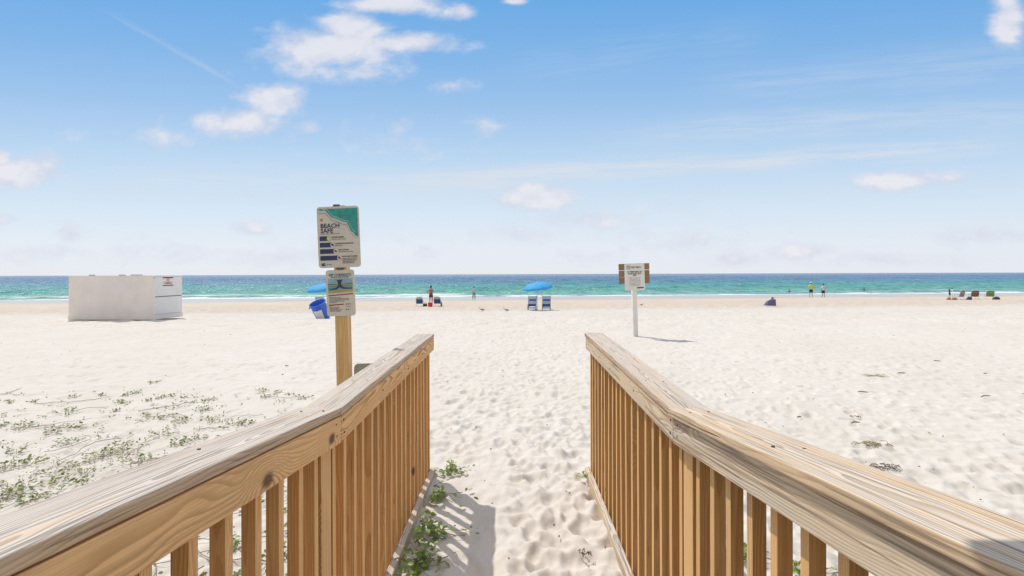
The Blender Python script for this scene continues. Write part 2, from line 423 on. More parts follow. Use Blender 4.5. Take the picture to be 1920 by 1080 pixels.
# ------------------------------------------------------------------ sea
def make_sea():
    rows = np.concatenate([np.geomspace(66, 900, 620), np.geomspace(930, 40000, 40)])
    nc = 560; uu = np.linspace(-1, 1, nc)
    Wd = 1.7 * rows + 40
    sg = np.repeat(rows[:, None], nc, 1); Xg = Wd[:, None] * uu[None, :]; Yg = sg + .09 * np.clip(Xg, -400, 400)
    dep = np.clip((sg - 72) / 30, 0, 1) * np.clip((1500 - sg) / 900, 0, 1)
    wx = Xg + 6 * vnoise(Xg * .05, Yg * .08, 31)
    h = (vnoise(wx * .09, Yg * .30 + .03 * Xg, 32) - .5) * .55 + (vnoise(wx * .25, Yg * .7, 33) - .5) * .30 + (vnoise(Xg * .6, Yg * 1.3, 34) - .5) * .14
    Z = SEA + h * dep * .75 + .03 * (vnoise(Xg * .08, Yg * .6, 35) - .5)
    # small breakers close to the beach, with ends
    for (s0, x0, x1, hh, wv) in ((79, -200, -25, .32, 9), (83.5, -12, 10, .12, 20), (80.5, 52, 90, .30, 7), (86, 36, 52, .26, 5), (93, -70, -48, .3, 8), (92, 62, 82, .3, 6)):
        sc = s0 + 1.2 * (vnoise(Xg * .12, Xg * 0, 40) - .5)
        m_ = np.clip((Xg - x0) / wv, 0, 1) * np.clip((x1 - Xg) / wv, 0, 1)
        Z += hh * np.exp(-((sg - sc) / .9) ** 2) * m_ * (.6 + .4 * vnoise(Xg * .4, Yg * .1, 41))
    V = np.stack([Xg, Yg, Z], -1).reshape(-1, 3)
    i = np.arange(len(rows) - 1)[:, None] * nc + np.arange(nc - 1)[None, :]
    Q = np.stack([i, i + 1, i + nc + 1, i + nc], -1).reshape(-1, 4)
    me = bpy.data.meshes.new('sea')
    me.vertices.add(len(V)); me.vertices.foreach_set('co', V.astype(np.float32).ravel())
    me.loops.add(Q.size); me.loops.foreach_set('vertex_index', Q.astype(np.int32).ravel())
    me.polygons.add(len(Q)); me.polygons.foreach_set('loop_start', np.arange(0, Q.size, 4, dtype=np.int32))
    me.polygons.foreach_set('use_smooth', np.ones(len(Q), dtype=bool)); me.update(calc_edges=True)
    m, nt, b = new_mat('sea_water')
    p = nt.pos(); x, y, z = nt.sep(p)
    s = nt.m('SUBTRACT', y, nt.m('MULTIPLY', x, .09))
    ls = nt.m('LOGARITHM', nt.m('MAXIMUM', s, 1.), 10.)          # 74 -> 1.87 ; 1000 -> 3
    wob = nt.m('MULTIPLY', nt.m('SUBTRACT', nt.noise(nt.vm('MULTIPLY', p, (.006, .02, 0)), 1., 4), .5), .22)
    t = nt.mr(nt.m('ADD', ls, wob), 1.86, 3.0, 0, 1, False)
    c = nt.ramp(t, [(0, (.30, .42, .34)), (.05, (.14, .44, .34)), (.12, (.07, .38, .23)), (.22, (.045, .33, .27)), (.34, (.028, .25, .27)), (.44, (.028, .17, .29)), (.58, (.022, .085, .235)), (1, (.03, .085, .23))])
    chop = nt.noise(nt.vm('MULTIPLY', p, (.10, .34, 0)), 1., 6, .68)
    chop2 = nt.noise(nt.vm('MULTIPLY', p, (.45, 1.2, 0)), 1., 5, .7)
    ca = nt.noise(nt.vm('MULTIPLY', p, (.8, .10, 0)), 1., 3, .7); cb = nt.noise(nt.vm('MULTIPLY', p, (.28, .035, 0)), 1., 4, .7); cc = nt.noise(nt.vm('MULTIPLY', p, (.07, .010, 0)), 1., 4, .7)
    c = nt.mix(nt.mr(chop, .44, .62, 0, .65), c, nt.mix(.7, c, (.008, .09, .16)))
    c = nt.mix(nt.mr(ca, .48, .58, 0, .75), c, nt.mix(.6, c, (.01, .09, .15)))
    c = nt.mix(nt.mr(cb, .50, .58, 0, .65), c, nt.mix(.6, c, (.01, .07, .16)))
    c = nt.mix(nt.mr(cc, .54, .66, 0, .4), c, (.03, .24, .26))
    c = nt.mix(nt.mr(chop2, .55, .70, 0, .4), c, (.22, .50, .50))
    c = nt.mix(nt.mr(nt.noise(nt.vm('MULTIPLY', p, (1.3, .16, 3.)), 1., 3, .75), .58, .66, 0, nt.mr(x, -80, 60, .9, .35)), c, (.55, .68, .70))  # sun sparkle painted into the water colour, stronger toward the sun side
    # foam: swash edge, breakers, scattered whitecaps
    fn = nt.noise(nt.vm('MULTIPLY', p, (.16, 1.1, 0)), 1., 5, .65); fn2 = nt.noise(nt.vm('MULTIPLY', p, (.9, 2.5, 0)), 1., 4, .7)
    ed = nt.m('ADD', s, nt.m('MULTIPLY', nt.m('SUBTRACT', nt.noise(nt.vm('MULTIPLY', p, (.05, .1, 0)), 1., 4), .5), 7.))
    leftm = nt.mr(x, -20, 30, 1., .0)
    lon = nt.noise(nt.vm('MULTIPLY', p, (.07, .12, 0)), 1., 5, .65)
    f1 = nt.m('MULTIPLY', nt.mr(nt.m('SUBTRACT', ed, nt.mr(lon, .35, .65, -2.5, 3.5)), 75.0, 77., 1, 0), nt.m('MULTIPLY', nt.mr(fn2, .30, .5), nt.mr(lon, .30, .5, .35, 1)))
    band = nt.m('MULTIPLY', nt.mr(ed, 78, 80), nt.mr(ed, 84, 89, 1, 0))
    band = nt.m('MULTIPLY', band, nt.mr(nt.noise(nt.vm('MULTIPLY', p, (.045, .05, 0)), 1., 4), nt.mr(x, -35, 5, .2, .56), nt.mr(x, -35, 5, .4, .64)))
    f2 = nt.m('MULTIPLY', band, nt.mr(fn, nt.mr(leftm, 0, 1, .58, .40), nt.mr(leftm, 0, 1, .70, .54)))
    f3 = nt.m('MULTIPLY', nt.mr(z, SEA + .22, SEA + .36), nt.m('MULTIPLY', nt.mr(ed, 98, 112, 1, 0), nt.mr(fn2, .3, .5)))
    cap = nt.m('MULTIPLY', nt.mr(nt.noise(nt.vm('MULTIPLY', p, (.12, .5, 0)), 1., 7, .75), .70, .76), .55)
    foam = nt.m('MAXIMUM', nt.m('MAXIMUM', f1, f2), nt.m('MAXIMUM', f3, cap))
    c = nt.mix(foam, c, (.86, .87, .86))
    nt.put(b.inputs['Base Color'], c)
    nt.put(b.inputs['Roughness'], nt.mr(foam, 0, 1, .22, .8)); b.inputs['Specular IOR Level'].default_value = .10
    hb = nt.m('ADD', nt.noise(nt.vm('MULTIPLY', p, (.5, 1.1, 0)), 1., 6, .7), nt.m('MULTIPLY', foam, .3))
    nt.put(b.inputs['Normal'], nt.bump(hb, .7, .7))
    o = link('sea', me, m); tag(o, kind='structure')
make_sea()

# ------------------------------------------------------------------ wood
def wood(name, light, dark, grey=None, rings=150., ringmix=.75, pith=(.02, -.05), knots=.5, wear=.5, rough=.75, amp=.035, face='z', wfreq=2.2, sidegrey=.15, cr0=.72, faceshade=None):
    m, nt, b = new_mat(name)
    o = nt.co(); rn = nt.rnd()
    off = nt.vm('SCALE', nt.comb(rn, nt.m('FRACT', nt.m('MULTIPLY', rn, 7.31)), nt.m('FRACT', nt.m('MULTIPLY', rn, 13.7))), None)
    off.node.inputs['Scale'].default_value = 40.
    x, y, z = nt.sep(o)
    if face == 'y': y, z = z, y
    r1 = nt.m('FRACT', nt.m('MULTIPLY', rn, 17.3)); r2 = nt.m('FRACT', nt.m('MULTIPLY', rn, 29.1))
    q = nt.vm('ADD', nt.vm('MULTIPLY', o, (wfreq, 6., 6.)), off)
    wn = nt.noise(q, 1., 2.5, .5, col=True); wx, wy, wz = nt.sep(wn)
    # knots bend the rings round them
    kv = nt.voro(nt.vm('ADD', nt.vm('MULTIPLY', o, (3.0, 4.5, 4.5)), off), 1.)
    kd = kv[0]; kr = nt.sep(kv[1])[0]
    kon = nt.mr(kr, 1 - knots * .5, 1 - knots * .5 + .02)
    kinf = nt.m('MULTIPLY', nt.mr(kd, .0, .42, 1, 0), kon)
    yy_ = nt.m('ADD', nt.m('ADD', y, nt.m('MULTIPLY', nt.m('SUBTRACT', r1, .5), .07)), nt.m('MULTIPLY', nt.m('SUBTRACT', wx, .5), amp * 2.2))
    zz_ = nt.m('ADD', nt.m('ADD', z, nt.m('SUBTRACT', nt.m('MULTIPLY', r2, pith[0]), -pith[1])), nt.m('MULTIPLY', nt.m('SUBTRACT', wy, .5), amp * 2.2))
    rr = nt.m('SQRT', nt.m('ADD', nt.m('MULTIPLY', yy_, yy_), nt.m('MULTIPLY', zz_, zz_)))
    rr = nt.m('ADD', rr, nt.m('MULTIPLY', kinf, .035))
    fibre = nt.noise(nt.vm('ADD', nt.vm('MULTIPLY', o, (4., 260., 260.)), off), 1., 3, .6)
    rr = nt.m('ADD', rr, nt.m('MULTIPLY', fibre, .0009))
    ph = nt.m('FRACT', nt.m('MULTIPLY', rr, rings))
    saw = nt.m('MULTIPLY', nt.mr(ph, .30, .88), nt.mr(ph, .92, 1.0, 1, 0))
    gn = nt.noise(nt.vm('ADD', nt.vm('MULTIPLY', o, (1.6, 9., 9.)), off), 1., 3, .5)
    saw = nt.m('MULTIPLY', saw, nt.mr(gn, .3, .6, .6, 1.))
    col = nt.mix(nt.m('MULTIPLY', saw, ringmix), light, dark)
    col = nt.mix(nt.mr(fibre, .40, .64, 0, .7), col, tuple(k * .66 for k in light))
    tone = nt.noise(nt.vm('ADD', nt.vm('MULTIPLY', o, (.9, 2., 2.)), off), 1., 3)
    col = nt.mix(nt.mr(tone, .3, .7, 0, .4), col, tuple(min(1, k * g) for k, g in zip(light, (1.12, 1.05, .92))))
    col = nt.mix(1., col, nt.ramp(r1, [(0, (.90, .88, .86)), (.5, (1, 1, 1)), (1, (1.0, .95, .89))]), 'MULTIPLY')
    if faceshade:   # shade painted into the colour: front and back faces multiplied darker
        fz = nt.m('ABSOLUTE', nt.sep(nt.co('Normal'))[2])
        col = nt.mix(nt.mr(fz, .5, .9), col, nt.mix(1., col, faceshade, 'MULTIPLY'))
    hgt = nt.m('ADD', nt.m('MULTIPLY', saw, -.5), nt.m('MULTIPLY', fibre, .8))
    if grey is not None:
        gm = nt.mr(nt.noise(nt.vm('ADD', nt.vm('MULTIPLY', o, (1.5, 30., 30.)), off), 1., 5, .65), .62 - wear * .4, .9 - wear * .4, .25, 1)
        gcol = nt.mix(nt.m('MULTIPLY', saw, .85), grey, tuple(k * .42 for k in grey))
        gcol = nt.mix(nt.mr(fibre, .3, .7, 0, .35), gcol, tuple(k * .62 for k in grey))
        nz = nt.sep(nt.node('ShaderNodeNewGeometry').outputs['True Normal'])[2]
        gm = nt.m('MULTIPLY', gm, nt.mr(nz, .2, .8, sidegrey, 1))
        col = nt.mix(gm, col, gcol)
        ln = nt.noise(nt.vm('ADD', nt.vm('MULTIPLY', o, (2.2, 190., 120.)), off), 1., 2, .6)
        col = nt.mix(nt.mr(ln, .54, .64, 0, .7), col, (.22, .16, .12))
    ck = nt.noise(nt.vm('ADD', nt.vm('MULTIPLY', o, (1.6, 95., 60.)), off), 1., 2, .5)
    crack = nt.mr(ck, cr0, cr0 + .02); col = nt.mix(nt.m('MULTIPLY', crack, .8), col, (.10, .06, .035))
    hgt = nt.m('SUBTRACT', hgt, nt.m('MULTIPLY', crack, 2.))
    kc = nt.m('MULTIPLY', nt.mr(kd, .05, .12, 1, 0), kon)
    col = nt.mix(nt.m('MULTIPLY', kc, .85), col, (.10, .05, .025))
    nt.put(b.inputs['Base Color'], col); b.inputs['Roughness'].default_value = rough; b.inputs['Specular IOR Level'].default_value = .2
    nt.put(b.inputs['Normal'], nt.bump(hgt, .35, .0016))
    return m
W_CAP = wood('weathered_cap_wood', (.72, .52, .34), (.40, .26, .15), grey=(.63, .565, .51), rings=185., pith=(.02, -.035), knots=.5, wear=.9, rough=.85, amp=.026, sidegrey=.3, cr0=.70)
W_CAPN = wood('cap_wood', (.74, .56, .38), (.28, .165, .09), grey=(.66, .58, .50), rings=160., pith=(.02, -.045), knots=.4, wear=.65, rough=.8, amp=.028, wfreq=1.6, cr0=.71)
W_SIDEL = wood('side_board_wood', (.93, .58, .29), (.33, .145, .055), rings=125., ringmix=1., pith=(.02, -.045), knots=1.0, rough=.75, amp=.05, face='y', wfreq=1.6)
W_SIDER = wood('pale_side_board_wood', (.80, .63, .44), (.44, .29, .18), grey=(.72, .63, .52), rings=130., pith=(.02, -.045), knots=.8, wear=.55, rough=.8, amp=.045, face='y', wfreq=1.6, sidegrey=1.)
W_BAL = wood('baluster_wood', (.90, .57, .28), (.40, .20, .08), rings=170., ringmix=.7, pith=(.05, -.05), knots=.5, rough=.75, amp=.012, wfreq=2., faceshade=(.70, .62, .55))
W_BALR = wood('baluster_wood_right', (.82, .53, .26), (.34, .175, .07), rings=190., ringmix=.65, pith=(.05, -.06), knots=.4, rough=.75, amp=.010, wfreq=2., faceshade=(.66, .58, .50))
W_TOE = wood('toe_board_wood', (.66, .54, .42), (.40, .29, .20), grey=(.64, .58, .52), rings=140., knots=.3, wear=.6, rough=.85)
W_POST = wood('sign_post_wood', (.82, .57, .29), (.45, .26, .10), rings=120., pith=(.01, -.01), knots=.4, amp=.012)
NAIL = simple('nail_steel', (.09, .07, .06), .5, spec=.4, metal=.6)

def board(name, x, y0, z0, y1, z1, wx, hz, mat, parent, bev=.003, jag=0.):
    """board running along +Y: centre x, top z at both ends, vertical end cuts; local X = length"""
    L = math.hypot(y1 - y0, z1 - z0); a = math.atan2(z1 - z0, y1 - y0)
    n = max(2, int(L / .07)); vs = []
    for i in range(n + 1):
        t = i / n
        j = lambda: random.uniform(-jag, jag)
        for (yy, zz) in ((-wx / 2, -hz), (wx / 2, -hz), (wx / 2, 0), (-wx / 2, 0)):
            sh = zz * math.tan(a) if i in (0, n) else 0
            vs.append((t * L + sh, yy + j(), zz + j() * .5))
    fs = []
    for i in range(n):
        for k in range(4):
            p = i * 4 + k; q = i * 4 + (k + 1) % 4; fs.append((p, p + 4, q + 4, q))
    fs.append((0, 1, 2, 3)); fs.append((n * 4 + 3, n * 4 + 2, n * 4 + 1, n * 4))
    me = bpy.data.meshes.new(name); me.from_pydata(vs, [], fs); me.materials.append(mat)
    bm = bmesh.new(); bm.from_mesh(me); bmesh.ops.recalc_face_normals(bm, faces=bm.faces)
    es = [e for e in bm.edges if e.calc_face_angle(0) > R(30)]
    bmesh.ops.bevel(bm, geom=es, offset=bev, segments=3, affect='EDGES', profile=.5); bm.to_mesh(me); bm.free()
    me.polygons.foreach_set('use_smooth', [False] * len(me.polygons))
    o = link(name, me, None, parent)
    M = Matrix(((0, -1, 0, x), (math.cos(a), 0, -math.sin(a), y0), (math.sin(a), 0, math.cos(a), z0), (0, 0, 0, 1)))
    o.matrix_local = M
    return o
def upright_mesh(L, w, d, mat, bev=.0025):
    mb = MB(); mb.box((L / 2, 0, 0), (L, w, d)); me = mb.mesh('baluster', mat); return bevel_mesh(me, bev, 2)
def upright(name, me, x, y, z, parent, tilt=0.):
    o = link(name, me, None, parent)
    M = Matrix(((0, 1, 0, x), (0, 0, 1, y), (1, 0, 0, z), (0, 0, 0, 1)))
    o.matrix_local = M @ Matrix.Rotation(random.gauss(0, 1) * tilt, 4, 'Z') @ Matrix.Rotation(random.gauss(0, 1) * tilt, 4, 'Y')
    return o

def railing(side, xc_in, yk, ye, z_end, z_k, slope, label, w_side, w_bal, x_bal, cap_near_shift=0.):
    sg = side
    root = empty('wooden_railing', (0, 0, 0), 0, label, 'railing', 'railings on both sides of the beach path')
    ct = .028; yn = -.9; zn = z_k + slope * (yk - yn)
    wf = .136
    board('cap_rail', sg * (xc_in + wf / 2), yk + .0015, z_k, ye, z_end, wf, ct, W_CAP, root, .004, .0007)
    wn = .148
    c = board('cap_rail', sg * (xc_in + wn / 2 - cap_near_shift), yn, zn + .002, yk, z_k + .002, wn, ct, W_CAPN if sg > 0 else W_CAP, root, .005, .0006)
    tb = .032; hb = .092
    xb = x_bal - tb / 2 - .001
    board('side_board', sg * xb, yk + .0045, z_k - ct - .001, ye - .01, z_end - ct - .001, tb, hb, w_side, root, .002)
    board('side_board', sg * (xb - .001), yn, zn - ct - .001, yk - .0035, z_k - ct - .001, tb + .001, hb, w_side, root, .002)
    # balusters stand outside the side boards
    bw = .036; bd = .030
    far = None; y = yk + .128
    Lf = z_k - ct - .004 + .12
    me = upright_mesh(Lf, bw, bd, w_bal, .0018)
    ys = [yk + .022]
    while y < ye - .07: ys.append(y); y += .1195 + random.uniform(-.004, .004)
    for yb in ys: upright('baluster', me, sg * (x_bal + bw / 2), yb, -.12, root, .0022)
    for k in range(12):
        yb = yk - .133 - (.1215 if sg < 0 else .1145) * k
        zt = z_k + slope * (yk - yb) - ct - .006
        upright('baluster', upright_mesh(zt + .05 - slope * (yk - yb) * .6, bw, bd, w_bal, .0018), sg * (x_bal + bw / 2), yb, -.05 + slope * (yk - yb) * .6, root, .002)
    # posts
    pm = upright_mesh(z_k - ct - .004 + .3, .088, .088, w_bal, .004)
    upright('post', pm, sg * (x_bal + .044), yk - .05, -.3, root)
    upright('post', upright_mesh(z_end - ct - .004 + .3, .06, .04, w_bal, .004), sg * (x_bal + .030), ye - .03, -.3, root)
    # bottom boards
    board('toe_board', sg * (x_bal - .0195), yk - .6, .05 + .07, yk, .05, .037, .10, W_TOE, root, .004)
    board('toe_board', sg * (x_bal - .0200), yk + .004, .05, ye + .015, .036, .038, .12, W_TOE, root, .004, .0008)
    # nail heads
    xs = sg * (xb - tb / 2 - .0015)
    for (dy, dzz) in ((-.05, -.05), (-.045, -.09), (.025, -.048), (.03, -.095), (ye - yk - .06, -.06), (.55, -.07), (1.1, -.075)):
        mb = MB(); zt = z_k + (0 if dy > 0 else -dy * slope)
        mb.tube([(xs - sg * .0008, yk + dy, zt + dzz), (xs + sg * .003, yk + dy, zt + dzz)], .0042, 8)
        mb.build('nail', NAIL, root)
    for k in range(6):   # fixings through the cap
        yb = yk - .62 + k * .52
        zt = z_k + (slope * (yk - yb) + .002 if yb < yk else (z_end - z_k) * (yb - yk) / (ye - yk))
        for dx_ in (.035, .10):
            mb = MB(); x_ = sg * (xc_in + dx_ + random.uniform(-.008, .008)); y_ = yb + random.uniform(-.02, .02)
            mb.tube([(x_, y_, zt - .004), (x_, y_, zt + .0009)], .0040, 8); mb.build('nail', NAIL, root)
    return root
railing(-1, .607, 1.70, 3.73, 1.078, 1.068, .120, 'left wooden railing with warm orange side board, beside the flag warning signpost', W_SIDEL, W_BAL, .640)
rr_ = railing(1, .562, 1.70, 3.73, 1.084, 1.062, .131, 'right wooden railing with pale weathered side board shaded by its overhanging cap', W_SIDER, W_BALR, .602, .012)

# ramp deck the photographer stands on
mb = MB()
for k in range(36):
    y = 1.62 - k * .146; mb.box((0, y, .0 + .12 * (1.7 - y)), (1.19, .14, .035), Matrix.Rotation(-.12, 3, 'X'))
o = mb.build('ramp_deck', W_TOE); tag(o, kind='structure')

# ------------------------------------------------------------------ paints and plastics
M_SIGN = simple('sign_cream', (.80, .725, .65), .55, .05, 5.)
M_SIGNR = simple('sign_white', (.80, .76, .72), .6, .06, 4., dirt=(.68, .62, .57))
M_TEAL = simple('sign_teal', (.07, .40, .36), .5, .15, 20.)
M_NAVY = simple('sign_navy', (.06, .08, .17), .5)
M_DK = simple('sign_black', (.05, .055, .07), .5)
M_WHITE = simple('paint_white', (.78, .78, .77), .5, .04)
M_YEL = simple('flag_yellow', (.75, .62, .18), .5)
M_ORG = simple('shell_orange', (.75, .35, .06), .5)
M_RED = simple('sign_red', (.40, .05, .05), .5)
M_GREEN = simple('sign_green', (.10, .26, .12), .5)
M_GREYT = simple('sign_grey_text', (.22, .21, .20), .6)
M_SKYB = simple('sign_sky', (.32, .50, .62), .5)
M_SEAB = simple('sign_sea', (.05, .20, .30), .5)
M_SANDY = simple('sign_beach', (.55, .45, .24), .5)
M_STEEL = simple('bracket_steel', (.20, .18, .16), .4, metal=.5)

def rrect(w, h, r, t, mat, name, parent, n=5):
    """rounded plate, front face toward -Y, lower edge z=0"""
    pts = []
    for (cx, cz, a0) in ((w / 2 - r, h - r, 0), (-w / 2 + r, h - r, 90), (-w / 2 + r, r, 180), (w / 2 - r, r, 270)):
        for k in range(n + 1):
            a = R(a0 + 90 * k / n); pts.append((cx + r * math.cos(a), cz + r * math.sin(a)))
    N = len(pts)
    vs = [(x, 0, z) for x, z in pts] + [(x, t, z) for x, z in pts]
    fs = [tuple(range(N)), tuple(range(2 * N - 1, N - 1, -1))] + [(i, i + N, (i + 1) % N + N, (i + 1) % N) for i in range(N)]
    me = bpy.data.meshes.new(name); me.from_pydata(vs, [], fs); me.materials.append(mat)
    bm = bmesh.new(); bm.from_mesh(me); bmesh.ops.recalc_face_normals(bm, faces=bm.faces); bm.to_mesh(me); bm.free()
    return link(name, me, None, parent)
def plate(pts, y, mat, name, parent):
    mb = MB(); N = len(pts); t = .0006
    vs = [(x, y, z) for x, z in pts] + [(x, y + t, z) for x, z in pts]
    mb.add(vs, [tuple(range(N)), tuple(range(2 * N - 1, N - 1, -1))] + [(i, i + N, (i + 1) % N + N, (i + 1) % N) for i in range(N)])
    me = mb.mesh(name, mat); bm = bmesh.new(); bm.from_mesh(me); bmesh.ops.recalc_face_normals(bm, faces=bm.faces)
    bmesh.ops.triangulate(bm, faces=[f for f in bm.faces if len(f.verts) > 4]); bm.to_mesh(me); bm.free()
    return link(name, me, None, parent)
def rect(x0, z0, x1, z1): return [(x0, z0), (x1, z0), (x1, z1), (x0, z1)]
def disc(cx, cz, r, n=20, sx=1.): return [(cx + r * sx * math.cos(2 * math.pi * k / n), cz + r * math.sin(2 * math.pi * k / n)) for k in range(n)]

# ------------------------------------------------------------------ left signpost
YS = 3.45
sp = empty('signpost', (-1.208, YS + .052, 0), 0, 'yellow square wooden signpost behind the left railing carrying two stacked notice plates', 'signpost')
sp.rotation_euler = (0, -R(1.15), 0)
upright('post', upright_mesh(2.44, .088, .088, W_POST, .004), 0, 0, -.4, sp)
MB().box((-.013, -.047, 2.040), (.045, .010, .012)).build('bracket', M_STEEL, sp)
# upper plate: beach flag warnings
pA = rrect(.303, .440, .022, .004, M_SIGN, 'upper_plate', sp); pA.location = (.003, -.051, 1.592); pA.rotation_euler = (0, -R(.9), 0)
wA, hA = .303, .44
def sz(fx, fz): return (fx - .5) * wA, (1 - fz) * hA      # fractions of the plate, from its top left
curve = [(.03, .06), (.10, .07), (.20, .065), (.27, .12), (.34, .18), (.42, .20), (.55, .235), (.62, .26), (.70, .27), (.75, .34), (.80, .42), (.86, .45), (.90, .49), (.965, .51)]
top = [sz(*p) for p in curve]
# the teal water is cut out along the surf line
plate([sz(.965, .035), sz(.03, .035)] + top, -.0012, M_TEAL, 'sea_drawing', pA)
def ribbon(ps, w, dz_, mat, name, y):
    up = [(x, z + dz_ + w) for x, z in ps]; dn = [(x, z + dz_) for x, z in reversed(ps)]
    return plate(up + dn, y, mat, name, pA)
ribbon(top, .008, -.006, M_WHITE, 'foam_line', -.0020)
ribbon(top[:-1], .002, -.018, M_GREYT, 'foam_line', -.0020)
ribbon([(x + .012, z - .004) for x, z in top[1:-2]], .0035, .012, M_WHITE, 'foam_line', -.0020)
plate(disc(*sz(.105, .215), .011, 10), -.0012, M_ORG, 'shell', pA)
bx_, bz_ = sz(.07, .0)
tx = [text_obj('BEACH', .043, sz(.075, 0)[0], sz(0, .345)[1], M_NAVY, pA, bold=.018, sx=1.02),
      text_obj('SAFE', .043, sz(.075, 0)[0], sz(0, .425)[1], M_NAVY, pA, bold=.018, sx=1.0)]
join_meshes('title', tx, M_NAVY, pA)
join_meshes('lettering', [text_obj('KNOW YOUR BEACH FLAGS', .0105, sz(.08, 0)[0], sz(0, .452)[1], M_GREYT, pA)], M_GREYT, pA)
rows_ = [(.52, .17, M_YEL, 'MEDIUM HAZARD', 'Moderate surf and/or currents'), (.625, .25, M_NAVY, 'DANGEROUS MARINE LIFE', 'Jellyfish present'),
         (.73, .32, M_RED, 'HIGH HAZARD', 'High surf and/or strong currents'), (.84, .40, M_RED, 'WATER CLOSED TO THE PUBLIC', 'Entering the water is prohibited')]
lets = []
for i, (fz, fw, fm, t1, t2) in enumerate(rows_):
    x0, z0 = sz(.045, fz + .038); x1, z1 = sz(.045 + fw + .05, fz - .038)
    plate(rect(x0, z0, x1, z1), -.0010, M_NAVY, 'flag_bar', pA)
    plate(disc(x1, (z0 + z1) / 2, .0185, 20, .8), -.0020, M_WHITE if i else M_YEL, 'flag_disc', pA)
    plate([(x1 - .008, (z0 + z1) / 2 - .004), (x1 + .010, (z0 + z1) / 2 - .010), (x1 + .007, (z0 + z1) / 2 + .006), (x1 - .009, (z0 + z1) / 2 + .009)], -.0030, fm if i else M_SIGN, 'flag', pA)
    lets += [text_obj(t1, .0120, x1 + .021, (z0 + z1) / 2 + .004, M_DK, pA, bold=.02, sx=.9 if i != 3 else .62), text_obj(t2, .0095, x1 + .021, (z0 + z1) / 2 - .009, M_GREYT, pA, sx=.85)]
x1 = sz(.045 + .45, 0)[0]
for k, t in enumerate(['Double red flags mean stay out', 'of the water, violators are', 'subject to fines and arrest']):
    lets.append(text_obj(t, .0098, x1 + .021, sz(0, .884 + .024 * k)[1], M_DK, pA, bold=.01, sx=.85))
join_meshes('lettering', lets, M_DK, pA)
plate(rect(*sz(.06, .975), *sz(.35, .915)), -.0008, M_WHITE, 'badge', pA)
plate(rect(*sz(.07, .968), *sz(.16, .922)), -.0016, M_NAVY, 'badge_emblem', pA)
plate([sz(.08, .96), sz(.15, .945), sz(.15, .935), sz(.12, .95)], -.0024, M_WHITE, 'badge_emblem', pA)
join_meshes('lettering', [text_obj('GULF COAST', .0115, sz(.18, 0)[0], sz(0, .955)[1], M_DK, pA, sx=.6)], M_DK, pA)
MB().box((.004, -.050, 1.583), (.045, .012, .010)).build('bracket', M_STEEL, sp)
# lower plate: rip currents
pB = rrect(.205, .333, .022, .004, M_SIGN, 'lower_plate', sp); pB.location = (.006, -.050, 1.243); pB.rotation_euler = (0, -R(.9), 0)
wB, hB = .205, .333
def sb(fx, fz): return (fx - .5) * wB, (1 - fz) * hB
def pl(ps, y, mat, name): return plate([sb(*p) for p in ps], y, mat, name, pB)
join_meshes('title', [text_obj('RIP CURRENTS', .0245, 0, sb(0, .135)[1], M_SEAB, pB, align='CENTER', bold=.02, sx=.98)], M_SEAB, pB)
join_meshes('lettering', [text_obj('Break the Grip of the Rip!', .0125, 0, sb(0, .17)[1], M_DK, pB, align='CENTER', bold=.01, sx=.95)], M_DK, pB)
pl([(.07, .50), (.93, .47), (.93, .19), (.07, .19)], -.0006, M_SKYB, 'drawing_background')
pl([(.07, .36), (.93, .34), (.93, .29), (.55, .31), (.07, .30)], -.0014, M_GREEN, 'drawing_shoal')
pl([(.07, .345), (.93, .33), (.93, .31), (.07, .325)], -.0022, M_SANDY, 'drawing_shoal')
pl([(.07, .43), (.40, .40), (.60, .395), (.93, .42), (.93, .37), (.07, .375)], -.0014, M_TEAL, 'drawing_water')
pl([(.07, .505), (.93, .475), (.93, .425), (.60, .415), (.07, .45)], -.0018, M_SANDY, 'drawing_beach')
pl([(.38, .22), (.60, .215), (.53, .27), (.54, .33), (.62, .385), (.90, .405), (.90, .415), (.60, .41), (.47, .37), (.38, .415), (.10, .44), (.10, .43), (.36, .385), (.43, .33), (.42, .27)], -.0030, M_NAVY, 'drawing_current')
pl([(.07, .565), (.93, .535), (.93, .515), (.07, .545)], -.0012, M_RED, 'heading_bar')
pl([(.07, .775), (.60, .755), (.60, .735), (.07, .750)], -.0012, M_RED, 'heading_bar')
L2 = []
for k, t in enumerate(["Don't fight the current", 'Swim out of the current, then to shore', "If you can't escape, float or tread water", 'If you need help, call or wave', 'for assistance']):
    L2.append(text_obj(t, .0098, sb(.10, 0)[0], sb(0, .605 + .027 * k)[1], M_GREYT, pB, bold=.01, sx=.9))
for k, t in enumerate(['Know how to swim', 'Never swim alone', 'If in doubt, do not go out', 'Swim near a lifeguard']):
    L2.append(text_obj(t, .0098, sb(.10, 0)[0], sb(0, .815 + .027 * k)[1], M_GREYT, pB, bold=.01, sx=.9))
L2.append(text_obj('SAFETY', .011, sb(.66, 0)[0], sb(0, .755)[1], M_GREEN, pB, bold=.02))
L2.append(text_obj('Be water wise', .009, sb(.66, 0)[0], sb(0, .80)[1], M_GREYT, pB, sx=.8))
join_meshes('lettering', L2, M_GREYT, pB)
for fx in (.68, .76): plate(disc(*sb(fx, .86), .0045, 10), -.0012, M_DK, 'emblem', pB)

# grey rounded plate peeking over the left rail
gp = empty('low_marker', (-1.03, 3.50, 0), R(8), 'small grey rounded marker plate peeking over the left railing beside the yellow post', 'marker')
q = rrect(.24, .30, .03, .02, simple('grey_plate', (.36, .34, .30), .7), 'marker_plate', gp); q.location = (0, 0, .592)
MB().box((0, .03, .35), (.04, .03, .8)).build('stake', W_TOE, gp)

